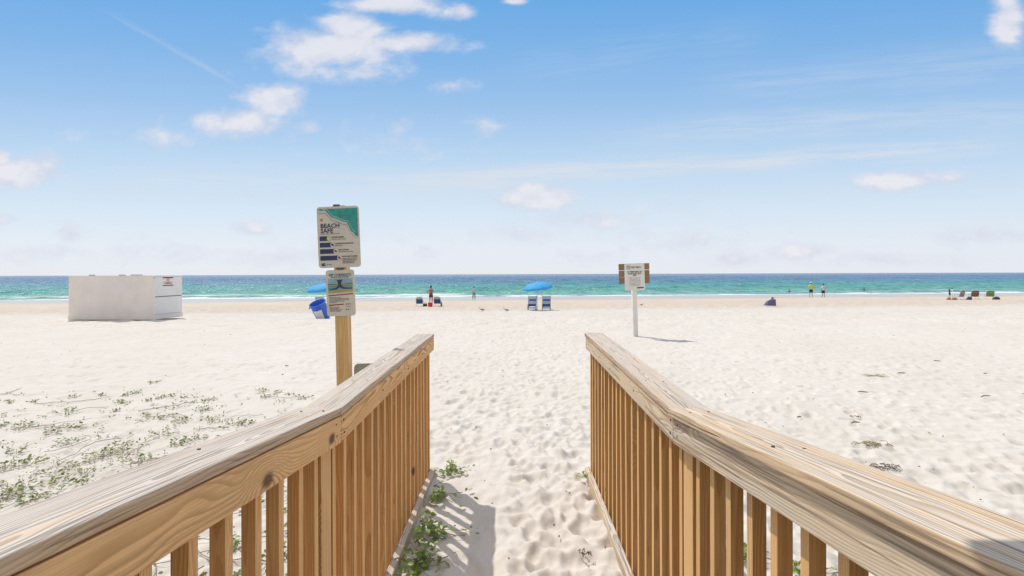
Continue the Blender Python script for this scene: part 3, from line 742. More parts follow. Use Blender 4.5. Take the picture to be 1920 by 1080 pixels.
# ------------------------------------------------------------------ right beach sign
X, Y, Z = P(1191, 630)
rs = empty('beach_sign', (X, Y, Z), 0, 'white notice plate on three brown boards atop a leaning white post right of the path', 'sign')
rs.rotation_euler = (0, -R(1.5), R(3))
kx = Y / 900
M_WP = simple('white_post_paint', (.80, .77, .72), .7, .06, 4.)
H = 117 * kx
MB().box((0, 0, .35), (9.2 * kx, .09, 2.3), taper=.93).build('post', M_WP, rs)
W_BRD = wood('sign_board_wood', (.36, .23, .14), (.17, .10, .06), grey=(.34, .27, .21), rings=140., wear=.4)
zt = 1.793
for k in range(3):
    me = upright_mesh(58 * kx, .018, 12.0 * kx, W_BRD, .004)
    b_ = link('back_board', me, None, rs); b_.matrix_local = Matrix(((1, 0, 0, -29.5 * kx), (0, 1, 0, -.062), (0, 0, 1, zt - (6.2 + k * 12.6) * kx), (0, 0, 0, 1))) @ Matrix.Rotation(random.uniform(-.012, .012), 4, 'Y')
pr = rrect(38 * kx, 49.5 * kx, .012, .006, M_SIGNR, 'notice_plate', rs); pr.location = (0, -.079, zt - 50 * kx)
hR = 49.5 * kx; wR = 38 * kx
mes = [text_obj('PUBLIC BEACH', .068, .125 * wR / .5 - .12, hR * .83, M_DK, pr, y=-.003, align='LEFT', bold=.015, sx=.62)]
join_meshes('title', [text_obj('PUBLIC BEACH', .062, -.09, hR * .835, M_DK, pr, y=-.003, bold=.015, sx=.62)], M_DK, pr)
ring = MB()
ring.tube([(-.15 + .040 * math.cos(a), -.004, hR * .86 + .040 * math.sin(a)) for a in [2 * math.pi * k / 20 for k in range(21)]], .0045, 6)
ring.tube([(-.165, -.004, hR * .86 - .01), (-.15, -.004, hR * .86 + .02), (-.135, -.004, hR * .86 - .01)], .004, 6)
ring.build('emblem', M_DK, pr)
LL = [text_obj('NO TRESPASSING ON', .052, 0, hR * .67, M_DK, pr, y=-.003, align='CENTER', bold=.02, sx=.72),
      text_obj('DUNES & SEA OATS', .052, 0, hR * .60, M_DK, pr, y=-.003, align='CENTER', bold=.02, sx=.72),
      text_obj('AREA', .046, 0, hR * .54, M_DK, pr, y=-.003, align='CENTER', bold=.02, sx=.72)]
join_meshes('lettering', LL, M_DK, pr)
LL = []
for k, t in enumerate(['Please keep our beach clean and safe', 'no glass containers, fires or pets', 'Leave only footprints on the sand', 'remove all tents and chairs by dusk', 'City ordinance applies at all times', 'Fines for violations may be issued', 'Thank you for your help']):
    LL.append(text_obj(t, .028, 0, hR * (.46 - .050 * k), M_GREYT, pr, y=-.003, align='CENTER', bold=.0, sx=.72))
join_meshes('lettering', LL, M_GREYT, pr)
plate(rect(.05, hR * .07, wR * .43, hR * .115), -.0025, M_DK, 'badge', pr)

# ------------------------------------------------------------------ storage box
X0, Y0 = -12.56, 17.0
M_BOX = simple('box_paint', (.84, .765, .72), .6, .04, 1.2, dirt=(.76, .68, .635))
M_BOXS = simple('box_paint_side', (.82, .79, .76), .6, .04, 1.5, dirt=(.74, .69, .66))
M_SEAM = simple('box_seam', (.20, .18, .17), .7)
bz = g1(-14, 17.5)
bx = empty('storage_box', (-14.22, 17.75, -.015), R(-2.0), 'large pale grey painted storage box standing on the sand at the left', 'storage box')
bx.scale = (.945, .945, 1.)
LX, LY, HZ = 3.30, 1.45, 1.515
def bpart(name, c, d, m, par=bx, bev=.01):
    mb = MB(); mb.box((0, 0, 0), d); me = mb.mesh(name, m); bevel_mesh(me, bev, 2); o = link(name, me, None, par); o.location = c; return o
wv = MB()
for z0, z1 in ((0.14, HZ),):   # front panel, slightly dented sheet
    n1_, n2_ = 30, 14; vs = []
    for i in range(n1_ + 1):
        for j in range(n2_ + 1):
            x = -LX / 2 + LX * i / n1_; z = z0 + (z1 - z0) * j / n2_
            e = min(i, n1_ - i, 3) * min(j, n2_ - j, 3) / 9
            vs.append((x, -LY / 2 - .014 + e * .03 * (float(vnoise(np.array(x * 1.7), np.array(z * 2.3), 77)) - .5), z))
    wv.add(vs, [(i * (n2_ + 1) + j, (i + 1) * (n2_ + 1) + j, (i + 1) * (n2_ + 1) + j + 1, i * (n2_ + 1) + j + 1) for i in range(n1_) for j in range(n2_)], 0, True)
bpart('body', (0, 0, .14 + (HZ - .14) / 2), (LX - .03, LY - .03, HZ - .14), M_BOXS)
wv.build('front_panel', M_BOX, bx)
bpart('side_door', (LX / 2 - .002, 0, .80 + (HZ - .80) / 2), (.03, LY - .02, HZ - .81), M_BOXS)
bpart('side_door', (LX / 2 - .002, 0, .155 + .31), (.03, LY - .02, .62), M_BOXS)
bpart('seam_strip', (LX / 2 + .004, 0, .787), (.022, LY - .06, .018), M_SEAM, bev=.003)
bpart('lid', (0, 0, HZ + .018), (LX + .05, LY + .05, .036), M_BOXS)
bpart('skid_base', (-.0, 0, .06), (LX + .05, LY + .06, .16), M_BOX)
bpart('corner_trim', (LX / 2 + .002, -LY / 2 - .006, .79), (.05, .05, 1.27), M_BOXS, bev=.006)
for (x, w) in ((-1.15, .14), (.05, .18), (.62, .38)): bpart('hinge', (x, -.3, HZ + .052), (w, .12, .028), M_SEAM, bev=.004)
nb = empty('tmp'); bpy.data.objects.remove(nb)
nlab = bpart('notice', (LX / 2 + .016, -.05, HZ - .18), (.006, .56, .36), M_WHITE, bev=.002)
for z_, h_ in ((.135, .05), (-.15, .04)):
    q = bpart('notice_stripe', (.0045, 0, z_), (.004, .54, h_), M_RED, nlab, .001)
def side_text(t, size, z, mat, par):
    me = text_obj(t, size, 0, 0, mat, par, y=0, align='CENTER', bold=.02, sx=.8)
    me.transform(Matrix.Rotation(R(90), 4, 'Z')); o = link('lettering', me, None, par); o.location = (.0045, 0, z)
side_text('NO', .13, .01, M_RED, nlab); side_text('CLIMBING', .12, -.10, M_RED, nlab)

# ------------------------------------------------------------------ bin
X, Y, Z = P(607, 597)
M_BLUE = simple('bin_blue', (.05, .15, .62), .4, .1, 3.); M_BLUED = simple('bin_handle', (.03, .035, .08), .5)
bn = empty('trash_bin', (X, Y, Z - .02), 0, 'blue plastic trash bin with white label, tilted on the sand behind the signpost', 'trash bin')
bn.rotation_euler = (R(24), R(-12), 0); bn.scale = (.92, .92, .92)
n = 28; sc = 1.0
prof = [(.235, .0), (.25, .02), (.27, .30), (.295, .62), (.30, .70), (.325, .705), (.325, .74), (.31, .745), (.298, .72), (.262, .28), (.24, .04), (.0001, .04)]
vs = []; fs = []
for r, z in prof:
    for k in range(n): vs.append((r * math.cos(2 * math.pi * k / n), r * math.sin(2 * math.pi * k / n), z))
for i in range(len(prof) - 1):
    for k in range(n): a = i * n + k; b = i * n + (k + 1) % n; fs.append((a, b, b + n, a + n))
fs.append(tuple(range(n - 1, -1, -1)))
MB().add(vs, fs, 0, True).build('bin_body', M_BLUE, bn)
lb = MB(); vs = []
for z in (.10, .52):
    for k in range(9):
        a = R(-122 + 64 * k / 8); r = .262 + .045 * (z / .7) + .006; vs.append((r * math.cos(a) , r * math.sin(a), z))
lb.add(vs, [(k, k + 1, k + 10, k + 9) for k in range(8)], 0, True); lb.build('bin_label', M_WHITE, bn)
for sx in (-1, 1):
    MB().tube([(sx * .31, -.06, .60), (sx * .38, -.05, .59), (sx * .39, .0, .58), (sx * .38, .05, .59), (sx * .31, .06, .60)], .014, 8).build('handle', M_BLUED, bn)

# ------------------------------------------------------------------ umbrellas and chairs
M_UMB = simple('umbrella_blue', (.07, .40, .80), .7, .05, 3., transl=.25); M_POLE = simple('pole_white', (.75, .75, .73), .4)
def umbrella(X, Y, Z, r, h, tilt, label, rz=0):
    root = empty('beach_umbrella', (X, Y, Z), rz, label, 'umbrella', 'blue beach umbrellas')
    top = Vector((0, 0, h)); ax = Matrix.Rotation(tilt[0], 3, 'X') @ Matrix.Rotation(tilt[1], 3, 'Y')
    cv = MB(); n = 8; sub = 4; N = n * sub; rings = [(0, .42), (.25, .405), (.5, .35), (.75, .25), (.92, .13), (1., .05), (1.0, -.03)]
    vs = []
    for (q, z) in rings:
        for k in range(N):
            a = 2 * math.pi * k / N; fr = abs((k % sub) / sub - .5) * 2
            rad = r * max(q, .002) * (1 - .045 * (1 - fr) * q); zz = z * .95 + (.035 * (1 - fr) * q if z > -.02 else .02 * math.sin(k * 2.1))
            vs.append(top + ax @ Vector((rad * math.cos(a), rad * math.sin(a), zz - .42)))
    fs = []
    for i in range(len(rings) - 1):
        for k in range(N): a = i * N + k; b = i * N + (k + 1) % N; fs.append((a, b, b + N, a + N))
    cv.add(vs, fs, 0, True); cv.build('canopy', M_UMB, root)
    pl_ = MB(); pl_.tube([(0, 0, -.3), (0, 0, h * .62), tuple(top + ax @ Vector((0, 0, .04)))], .019, 8); pl_.build('pole', M_POLE, root)
    for k in range(8):
        a = 2 * math.pi * k / 8; e = top + ax @ Vector((r * .97 * math.cos(a), r * .97 * math.sin(a), -.385)); m_ = top + ax @ Vector((r * .5 * math.cos(a), r * .5 * math.sin(a), -.09))
        MB().tube([tuple(top + ax @ Vector((0, 0, -.04))), tuple(m_), tuple(e)], .006, 5).build('rib', M_STEEL, root)
    return root
X, Y, Z = P(1007, 581.5)
umbrella(X, Y, Z, 1.02, 1.88, (R(6), R(-7)), 'blue beach umbrella over the pair of striped blue chairs')
XL, YL, ZL = P(607, 586)
umbrella(XL, YL, ZL, 1.08, 1.86, (R(6), R(-5)), 'blue beach umbrella partly hidden behind the signpost plates')

M_FW = simple('chair_wood', (.30, .22, .17), .6); M_CL = simple('canvas_light_blue', (.50, .64, .84), .8); M_CN = simple('canvas_navy', (.045, .085, .27), .8); M_CM = simple('canvas_mid_blue', (.07, .13, .38), .8); M_CW = simple('canvas_white', (.74, .74, .74), .8)
def sling_chair(X, Y, Z, rz, label, group):
    root = empty('beach_lounge_chair', (X, Y, Z), rz, label, 'beach chair', group)
    w = .27
    for sx in (-1, 1):
        MB().box((sx * w, -.02, .46), (.035, .04, 1.08), Matrix.Rotation(R(22), 3, 'X')).build('back_rail', M_FW, root)
        MB().box((sx * (w - .04), .28, .27), (.035, .95, .045), Matrix.Rotation(R(8), 3, 'X')).build('seat_rail', M_FW, root)
        MB().box((sx * (w - .005), -.05, .16), (.035, .04, .52), Matrix.Rotation(R(-18), 3, 'X')).build('leg', M_FW, root)
        MB().box((sx * (w - .005), .55, .16), (.035, .04, .40), Matrix.Rotation(R(10), 3, 'X')).build('leg', M_FW, root)
    A = Vector((0, .10, .27)); B = Vector((0, -.22, .93))
    def strip(t0, t1, mat, name, off=0.):
        p = A.lerp(B, t0); q = A.lerp(B, t1); mb = MB(); h = .012
        nrm = Vector((0, -.9, -.43)) * off
        mb.add([(-w + .03, p.y + nrm.y, p.z + nrm.z), (w - .03, p.y + nrm.y, p.z + nrm.z), (w - .03, q.y + nrm.y, q.z + nrm.z), (-w + .03, q.y + nrm.y, q.z + nrm.z),
                (-w + .03, p.y + nrm.y + h, p.z + nrm.z), (w - .03, p.y + nrm.y + h, p.z + nrm.z), (w - .03, q.y + nrm.y + h, q.z + nrm.z), (-w + .03, q.y + nrm.y + h, q.z + nrm.z)],
               [(0, 1, 2, 3), (7, 6, 5, 4), (0, 4, 5, 1), (1, 5, 6, 2), (2, 6, 7, 3), (3, 7, 4, 0)])
        mb.build(name, mat, root)
    strip(0, 1, M_CL, 'backrest'); strip(.55, .72, M_CM, 'headrest', .03); strip(.94, 1.02, M_CN, 'back_hem', .02); strip(.10, .20, M_CN, 'back_stripe', .016); strip(-.02, .07, M_CN, 'back_hem', .018)
    MB().box((0, .36, .235), (w * 2 - .10, .62, .02), Matrix.Rotation(R(8), 3, 'X')).build('seat', M_CL, root)
    MB().box((0, -.14, .15), (w * 2 - .06, .012, .12)).build('cross_board', M_CW, root)
    return root
X, Y, Z = P(998, 581.5); sling_chair(X, Y + .1, Z, R(3), 'striped light blue and navy chair under the umbrella, left of the pair', 'striped blue lounge chairs')
X, Y, Z = P(1024.5, 581.5); sling_chair(X, Y + .1, Z, R(-2), 'striped light blue and navy chair under the umbrella, right of the pair', 'striped blue lounge chairs')
X, Y, Z = P(598, 584); c = sling_chair(X, Y + .3, Z, R(2), 'striped blue chair mostly hidden behind the blue trash bin', 'striped blue lounge chairs')

M_AL = simple('chair_tube', (.72, .72, .70), .35, metal=.3); M_OL = simple('canvas_olive', (.40, .40, .30), .8); M_GR = simple('canvas_grey', (.25, .25, .25), .8)
M_RB = simple('canvas_red_brown', (.20, .11, .09), .8); M_LG = simple('canvas_green', (.15, .27, .08), .8); M_CH = simple('canvas_charcoal', (.07, .07, .08), .8)
def folding_chair(X, Y, Z, rz, label, group, mback, mtop, s=1., rounded=False, recl=18):
    root = empty('folding_beach_chair', (X, Y, Z), rz, label, 'beach chair', group); root.scale = (s, s, s)
    w = .29; a = R(recl); bk = lambda t: Vector((0, -.02 - math.sin(a) * t, .24 + math.cos(a) * t))
    for sx in (-1, 1):
        fr = MB(); fr.tube([(sx * w, .5, .02), (sx * w, .45, .26), (sx * w, .02, .24)], .013, 7); fr.tube([(sx * w, .03, .24), (sx * w, -.22, .02), (sx * w, .5, .02)], .013, 7); fr.build('leg_frame', M_AL, root)
        MB().box((sx * (w + .02), .16, .43), (.05, .42, .025)).build('armrest', M_FW, root)
        MB().tube([(sx * (w + .01), .32, .42), (sx * w, .34, .25)], .011, 6).build('arm_support', M_AL, root)
    top_ = bk(.60)
    pts = [(-w, *bk(-.02)[1:]), (-w, *bk(.50)[1:])] + [(w * math.cos(R(180 - 18 * k)), *bk(.50 + .12 * math.sin(R(18 * k)))[1:]) for k in range(1, 10)] + [(w, *bk(.50)[1:]), (w, *bk(-.02)[1:])]
    MB().tube(pts, .014, 7).build('back_frame', M_AL, root)
    def sl(t0, t1, mat, name, arch=False):
        n_ = 10; up = []
        for k in range(n_ + 1):
            x = (w - .02) * (-1 + 2 * k / n_); t = t1 + (.10 * math.sqrt(max(0, 1 - (x / w) ** 2)) if arch else 0); b = bk(t); up.append((x, b.y, b.z))
        lo_ = [(x, *bk(t0)[1:]) for (x, _, _) in up]; vs = lo_ + up; vs += [(x, y + .02, z) for x, y, z in vs]; N = n_ + 1
        fs = []
        for k in range(n_): fs += [(k, k + 1, N + k + 1, N + k), (2 * N + k, 3 * N + k, 3 * N + k + 1, 2 * N + k + 1), (N + k, N + k + 1, 3 * N + k + 1, 3 * N + k), (k, 2 * N + k, 2 * N + k + 1, k + 1)]
        MB().add(vs, fs).build(name, mat, root)
    sl(.02, .40, mback, 'backrest'); sl(.405, .50, mtop, 'headrest', True)
    MB().box((0, .23, .235), (w * 2 - .05, .48, .018)).build('seat', mback, root)
    return root
G1 = 'folding chairs with navy backs beside the red cooler'
X, Y, Z = P(786.5, 574.5); folding_chair(X, Y, Z, R(4), 'navy backed folding chair with pale frame, left of the red cooler', G1, M_CN, M_OL, .95)
X, Y, Z = P(820, 574.5); folding_chair(X, Y, Z, R(-4), 'navy backed folding chair with pale frame, right of the red cooler', G1, M_CN, M_OL, .97)
# red cooler
M_RC = simple('cooler_red', (.62, .03, .04), .4)
X, Y, Z = P(807, 575); ck = empty('cooler', (X, Y - .1, Z), R(5), 'small red cooler between the two navy backed chairs', 'cooler')
me = MB().box((0, 0, .15), (.33, .26, .28), taper=1.06).mesh('cooler_body', M_RC); bevel_mesh(me, .02, 2); link('cooler_body', me, None, ck)
me = MB().box((0, 0, .315), (.37, .30, .05)).mesh('lid', M_RC); bevel_mesh(me, .015, 2); link('lid', me, None, ck)
MB().tube([(-.18, 0, .25), (-.19, 0, .40), (.19, 0, .40), (.18, 0, .25)], .012, 7).build('handle', M_CW, ck)

def bag(X, Y, Z, rz, w, d, h, mat, label, hm=None, tilt=0.):
    root = empty('beach_bag', (X, Y, Z - .02), rz, label, 'bag')
    mb = MB(); vs = []; n_ = 16; rg = [(0, .82), (.15, 1.), (.5, 1.02), (.8, .92), (1., .72), (.98, .60)]
    for i, (t, q) in enumerate(rg):
        for k in range(n_):
            a = 2 * math.pi * k / n_; cx = math.copysign(abs(math.cos(a)) ** .6, math.cos(a)); cy = math.copysign(abs(math.sin(a)) ** .6, math.sin(a))
            wob = 1 + .07 * math.sin(3 * a + t * 5)
            vs.append((cx * w / 2 * q * wob + tilt * t, cy * d / 2 * q * wob, t * h * (1 + .10 * math.sin(2 * a))))
    fs = [(i * n_ + k, i * n_ + (k + 1) % n_, (i + 1) * n_ + (k + 1) % n_, (i + 1) * n_ + k) for i in range(len(rg) - 1) for k in range(n_)]
    fs += [tuple(range(n_ - 1, -1, -1)), tuple(range((len(rg) - 1) * n_, len(rg) * n_))]
    mb.add(vs, fs, 0, True); mb.build('bag_body', mat, root)
    for sy in (-1, 1):
        MB().tube([(-w * .25 + tilt, sy * d * .3, h * .9), (-w * .2 + tilt, sy * d * .32, h * 1.25), (0 + tilt, sy * d * .3, h * 1.38), (w * .2 + tilt, sy * d * .32, h * 1.25), (w * .25 + tilt, sy * d * .3, h * .9)], .012, 6).build('handle', hm or mat, root)
    return root
X, Y, Z = P(797, 574.5); bag(X, Y, Z, 0, .34, .22, .24, M_CH, 'dark slouched beach bag between left navy chair and red cooler')
X, Y, Z = P(827.5, 574.5); bag(X, Y, Z, R(10), .16, .16, .30, M_GR, 'slim grey bag standing at the right arm of the right navy chair')

# ------------------------------------------------------------------ people (skin-grown bodies)
def skin_body(name, joints, edges, radii, mat, parent, root_i=0):
    me = bpy.data.meshes.new(name); me.from_pydata(joints, edges, [])
    o = bpy.data.objects.new(name, me); COL.objects.link(o)
    sm = o.modifiers.new('s', 'SKIN'); sm.use_smooth_shade = True; sm.branch_smoothing = .6
    for i, r in enumerate(radii):
        sv = me.skin_vertices[0].data[i]; sv.radius = r if isinstance(r, tuple) else (r, r); sv.use_root = (i == root_i)
    o.modifiers.new('u', 'SUBSURF').levels = 1
    bpy.context.view_layer.update()
    out = bpy.data.meshes.new_from_object(o.evaluated_get(bpy.context.evaluated_depsgraph_get()))
    bpy.data.objects.remove(o); out.materials.clear(); out.materials.append(mat); out.name = name
    return link(name, out, None, parent)
SK1 = simple('skin_tan', (.42, .22, .14), .6); SK2 = simple('skin_light', (.55, .34, .25), .6)
def person(X, Y, Z, rz, label, h, skin, hairm, top=None, bottom=None, cap=None, arm=(('down', .0), ('down', .0)), stride=.08, longleg=False, swimsuit=None, hair_len=0., emblem=False, sleeves=.5):
    root = empty('person', (X, Y, Z), rz, label, 'person')
    k = h / 1.75
    J = [(0, 0, .95), (0, 0, 1.10), (0, 0, 1.28), (0, 0, 1.42), (0, .0, 1.51), (0, .01, 1.60), (0, .01, 1.70)]
    Rr = [(.145, .11), (.125, .095), (.155, .105), (.12, .08), (.052, .055), (.078, .09), (.062, .075)]
    E = [(0, 1), (1, 2), (2, 3), (3, 4), (4, 5), (5, 6)]
    def add(p, r, fr): J.append(p); Rr.append(r); E.append((fr, len(J) - 1)); return len(J) - 1
    for sx, st in ((-1, stride), (1, -stride)):
        a = add((sx * .095, 0, .86), (.088, .095), 0); b = add((sx * .11, st * .5 + .015, .49), .058, a)
        c_ = add((sx * .115, st, .28), .052, b); d_ = add((sx * .12, st * 1.1 - .02, .09), .034, c_); e_ = add((sx * .13, st * 1.1 + .04, .035), (.042, .035), d_); add((sx * .14, st * 1.1 + .14, .03), (.036, .025), e_)
    hands = []
    for i, sx in enumerate((-1, 1)):
        sh = add((sx * .175, 0, 1.40), .055, 3); kind = arm[i][0]
        if kind == 'down': el, wr, hd = (sx * .235, -.03, 1.14), (sx * .245, .03, .91), (sx * .245, .05, .83)
        elif kind == 'hip': el, wr, hd = (sx * .36, -.06, 1.18), (sx * .20, .05, 1.04), (sx * .15, .09, 1.0)
        elif kind == 'fwd': el, wr, hd = (sx * .24, .06, 1.16), (sx * .15, .28, 1.20), (sx * .12, .36, 1.22)
        e1 = add(el, .042, sh); w1 = add(wr, .028, e1); h1 = add(hd, (.038, .020), w1)
        dv = (Vector(hd) - Vector(wr)).normalized(); sd = Vector((0, 1, 0)) if kind != 'fwd' else Vector((1, 0, 0))
        for f in range(4):   # four fingers and a thumb
            o1 = Vector(hd) + sd * (f - 1.5) * .019 + dv * .045; L = (.06, .072, .066, .05)[f]
            j = add(tuple(o1), .0085, h1); add(tuple(o1 + dv * L + Vector((-sx * .018, 0, 0))), .007, j)
        o1 = Vector(hd) + sd * .035; j = add(tuple(o1), .010, h1); add(tuple(o1 + dv * .035 + sd * .02), .008, j)
    J = [(x * k, y * k, z * k) for x, y, z in J]; Rr = [tuple(q * k for q in (r if isinstance(r, tuple) else (r, r))) for r in Rr]
    skin_body('body', J, E, Rr, skin, root)
    # face: nose, eyes, ears on the seaward side
    fc = MB(); fc.ell((0, .10 * k, 1.635 * k), (.014 * k, .02 * k, .022 * k)); fc.ell((-.088 * k, .01 * k, 1.635 * k), (.014 * k, .025 * k, .032 * k)); fc.ell((.088 * k, .01 * k, 1.635 * k), (.014 * k, .025 * k, .032 * k)); fc.build('facial_features', skin, root)
    hr = MB(); hr.ell((0, -.015 * k, 1.69 * k), (.093 * k, .108 * k, .10 * k))
    if hair_len: hr.loft([(0, -.055 * k, (1.66 - hair_len) * k, .05 * k, .025 * k), (0, -.06 * k, (1.60) * k, .085 * k, .05 * k), (0, -.04 * k, 1.68 * k, .085 * k, .07 * k)])
    hr.build('hair', hairm, root)
    if cap:
        cp = MB(); cp.loft([(0, -.01 * k, 1.70 * k, .104 * k, .118 * k), (0, -.01 * k, 1.76 * k, .095 * k, .108 * k), (0, -.01 * k, 1.805 * k, .055 * k, .065 * k)]); cp.box((0, .14 * k, 1.705 * k), (.15 * k, .12 * k, .012)); cp.build('cap', cap, root)
    if top:
        tp = MB(); tp.loft([(0, 0, .90 * k, .178 * k, .135 * k), (0, 0, 1.02 * k, .170 * k, .128 * k), (0, 0, 1.2 * k, .178 * k, .128 * k), (0, 0, 1.36 * k, .198 * k, .122 * k), (0, 0, 1.44 * k, .165 * k, .10 * k), (0, 0, 1.485 * k, .072 * k, .07 * k)])
        for i, sx in enumerate((-1, 1)):
            el = Vector({'down': (sx * .235, -.03, 1.14), 'hip': (sx * .36, -.06, 1.18), 'fwd': (sx * .24, .06, 1.16)}[arm[i][0]]); s0 = Vector((sx * .155, 0, 1.40)); wr = Vector({'down': (sx * .245, .03, .91), 'hip': (sx * .20, .05, 1.04), 'fwd': (sx * .15, .28, 1.20)}[arm[i][0]])
            pts = [s0, s0.lerp(el, .5), s0.lerp(el, .95)]; rad = [.075, .072, .066]
            if sleeves > .9: pts += [el.lerp(wr, .5), el.lerp(wr, .9)]; rad += [.055, .045]
            tp.tube([tuple(p * k) for p in pts], [r * k for r in rad], 10)
        t_ = tp.build('shirt', top, root)
        if emblem: MB().ell((0, -.118 * k, 1.27 * k), (.07 * k, .02 * k, .07 * k)).build('back_print', M_RB, root)
    if bottom:
        bt = MB(); bt.loft([(0, 0, .80 * k, .185 * k, .130 * k), (0, 0, .95 * k, .175 * k, .130 * k), (0, 0, 1.03 * k, .158 * k, .118 * k)])
        for sx, st in ((-1, stride), (1, -stride)):
            if longleg: bt.loft([(sx * .115 * k, st * k, .16 * k, .062 * k, .07 * k), (sx * .11 * k, st * .5 * k, .5 * k, .075 * k, .085 * k), (sx * .095 * k, 0, .83 * k, .10 * k, .115 * k)])
            else: bt.loft([(sx * .108 * k, (st * .4) * k, .55 * k, .092 * k, .10 * k), (sx * .095 * k, 0, .84 * k, .102 * k, .12 * k)])
        bt.build('trousers' if longleg else 'shorts', bottom, root)
    if swimsuit:
        a, b = swimsuit
        s1 = MB(); s1.loft([(0, 0, 1.05 * k, .137 * k, .105 * k), (0, 0, 1.16 * k, .145 * k, .108 * k), (0, 0, 1.28 * k, .168 * k, .116 * k), (0, 0, 1.32 * k, .165 * k, .114 * k)])
        for sx in (-1, 1): s1.tube([(sx * .07 * k, .10 * k, 1.30 * k), (sx * .08 * k, .02 * k, 1.46 * k), (sx * .05 * k, -.10 * k, 1.30 * k)], .014 * k, 6)
        s1.build('swim_top', a, root)
        s2 = MB(); s2.loft([(0, 0, .84 * k, .165 * k, .125 * k), (0, 0, .95 * k, .175 * k, .13 * k), (0, 0, 1.05 * k, .150 * k, .115 * k)])
        for sx in (-1, 1): s2.loft([(sx * .10 * k, 0, .70 * k, .098 * k, .11 * k), (sx * .095 * k, 0, .86 * k, .10 * k, .12 * k)])
        s2.build('swim_bottom', b, root)
    return root
H_DK = simple('hair_dark', (.025, .02, .018), .6); H_BR = simple('hair_brown', (.12, .07, .04), .6)
M_SR = simple('swim_red', (.60, .10, .09), .7); M_SB = simple('swim_dark_print', (.10, .08, .07), .7, .5, 25.)
M_SHY = simple('shirt_lime', (.62, .66, .10), .8); M_SHW = simple('shirt_white', (.72, .70, .72), .8); M_SHG = simple('shirt_pale_grey', (.50, .54, .58), .8)
M_TR = simple('trousers_grey', (.22, .24, .27), .8); M_SHT = simple('shorts_dark', (.035, .04, .05), .8); M_CAP = simple('cap_white', (.75, .75, .73), .8)
X, Y, Z = P(805, 572.5); person(X, Y + .8, g1(X, Y + .8), R(0), 'person in red and dark swimwear standing between the navy backed chairs', 1.68, SK1, H_DK, swimsuit=(M_SR, M_SB), arm=(('hip', 0), ('fwd', 0)), stride=.06, hair_len=.08)
X, Y, Z = P(888.5, 561.5); person(X, Y, Z, R(20), 'person in pale grey shirt and grey trousers walking near the water', 1.60, SK2, H_BR, M_SHG, M_TR, longleg=True, stride=.12, sleeves=1.)
X, Y, Z = P(1520.5, 556.5); hp = Y; person(X, Y, Z, R(-12), 'person in lime shirt and white cap looking at the sea', 27.0 / 900 * Y, SK2, H_BR, M_SHY, M_SHT, cap=M_CAP, arm=(('fwd', 0), ('hip', 0)), sleeves=1., stride=.05)
X, Y, Z = P(1543.5, 557); person(X, Y, Z, R(6), 'person in white shirt with back print and dark shorts by the shore', 24.6 / 900 * Y, SK1, H_DK, M_SHW, M_SHT, arm=(('down', 0), ('down', 0)), emblem=True, stride=.05)
# swimmers: only head and shoulders above the water
for (px, Yd, lb_) in ((1479.5, 88, 'distant swimmer near the shore break left of the lime shirt person'), (1620, 92, 'distant swimmer standing in the shallows right of the white shirt person')):
    X = (px - 960) / 900 * Yd; sw = empty('person', (X, Yd, SEA - 1.15), 0, lb_, 'person')
    skin_body('body', [(0, 0, .6), (0, 0, 1.05), (0, 0, 1.32), (0, 0, 1.43), (0, .01, 1.53), (0, .01, 1.62), (-.19, 0, 1.32), (-.25, .05, 1.05), (.19, 0, 1.32), (.25, .05, 1.05), (-.22, .15, .85), (.22, .15, .85)],
              [(0, 1), (1, 2), (2, 3), (3, 4), (4, 5), (2, 6), (6, 7), (2, 8), (8, 9), (7, 10), (9, 11)], [(.15, .11), (.14, .1), (.15, .1), (.055, .055), (.08, .09), (.07, .08), .055, .045, .055, .045, .03, .03], SK1, sw)
    MB().ell((0, 0, 1.62), (.095, .11, .09)).build('hair', H_DK, sw)

# ------------------------------------------------------------------ towel-covered pile at right centre
X, Y, Z = P(1444, 574)
tw = empty('folded_beach_chair', (X, Y, Z), R(0), 'low dark violet beach chair lying reclined alone on the sand, right of the white post', 'beach chair')
M_VI = simple('canvas_violet', (.13, .13, .24), .8, .2, 14.)
mb = MB(); mb.add([(-.42, -.2, .06), (.36, -.2, .04), (.38, -.1, .52), (.12, -.1, .55), (-.2, -.15, .42), (-.42, .25, .06), (.36, .25, .04), (.38, .2, .50), (.12, .2, .53), (-.2, .2, .40)],
                  [(0, 1, 2, 3, 4), (9, 8, 7, 6, 5), (0, 5, 6, 1), (1, 6, 7, 2), (2, 7, 8, 3), (3, 8, 9, 4), (4, 9, 5, 0)]); me = mb.mesh('cloth_cover', M_VI); bevel_mesh(me, .05, 3); link('cloth_cover', me, None, tw)
MB().tube([(-.6, 0, .18), (-.42, 0, .24), (-.2, 0, .40), (.12, 0, .62), (.22, 0, .80)], .018, 7).build('frame_tube', M_AL, tw)
MB().tube([(.38, 0, .02), (.36, 0, .60), (.28, 0, .74)], .016, 7).build('frame_tube', M_AL, tw)
MB().tube([(-.55, .1, .0), (-.3, .1, .25), (.0, .1, .05)], .014, 7).build('frame_tube', M_AL, tw)
q = MB().ell((.14, -.05, .62), (.09, .08, .07)).build('rolled_towel', M_CH, tw)

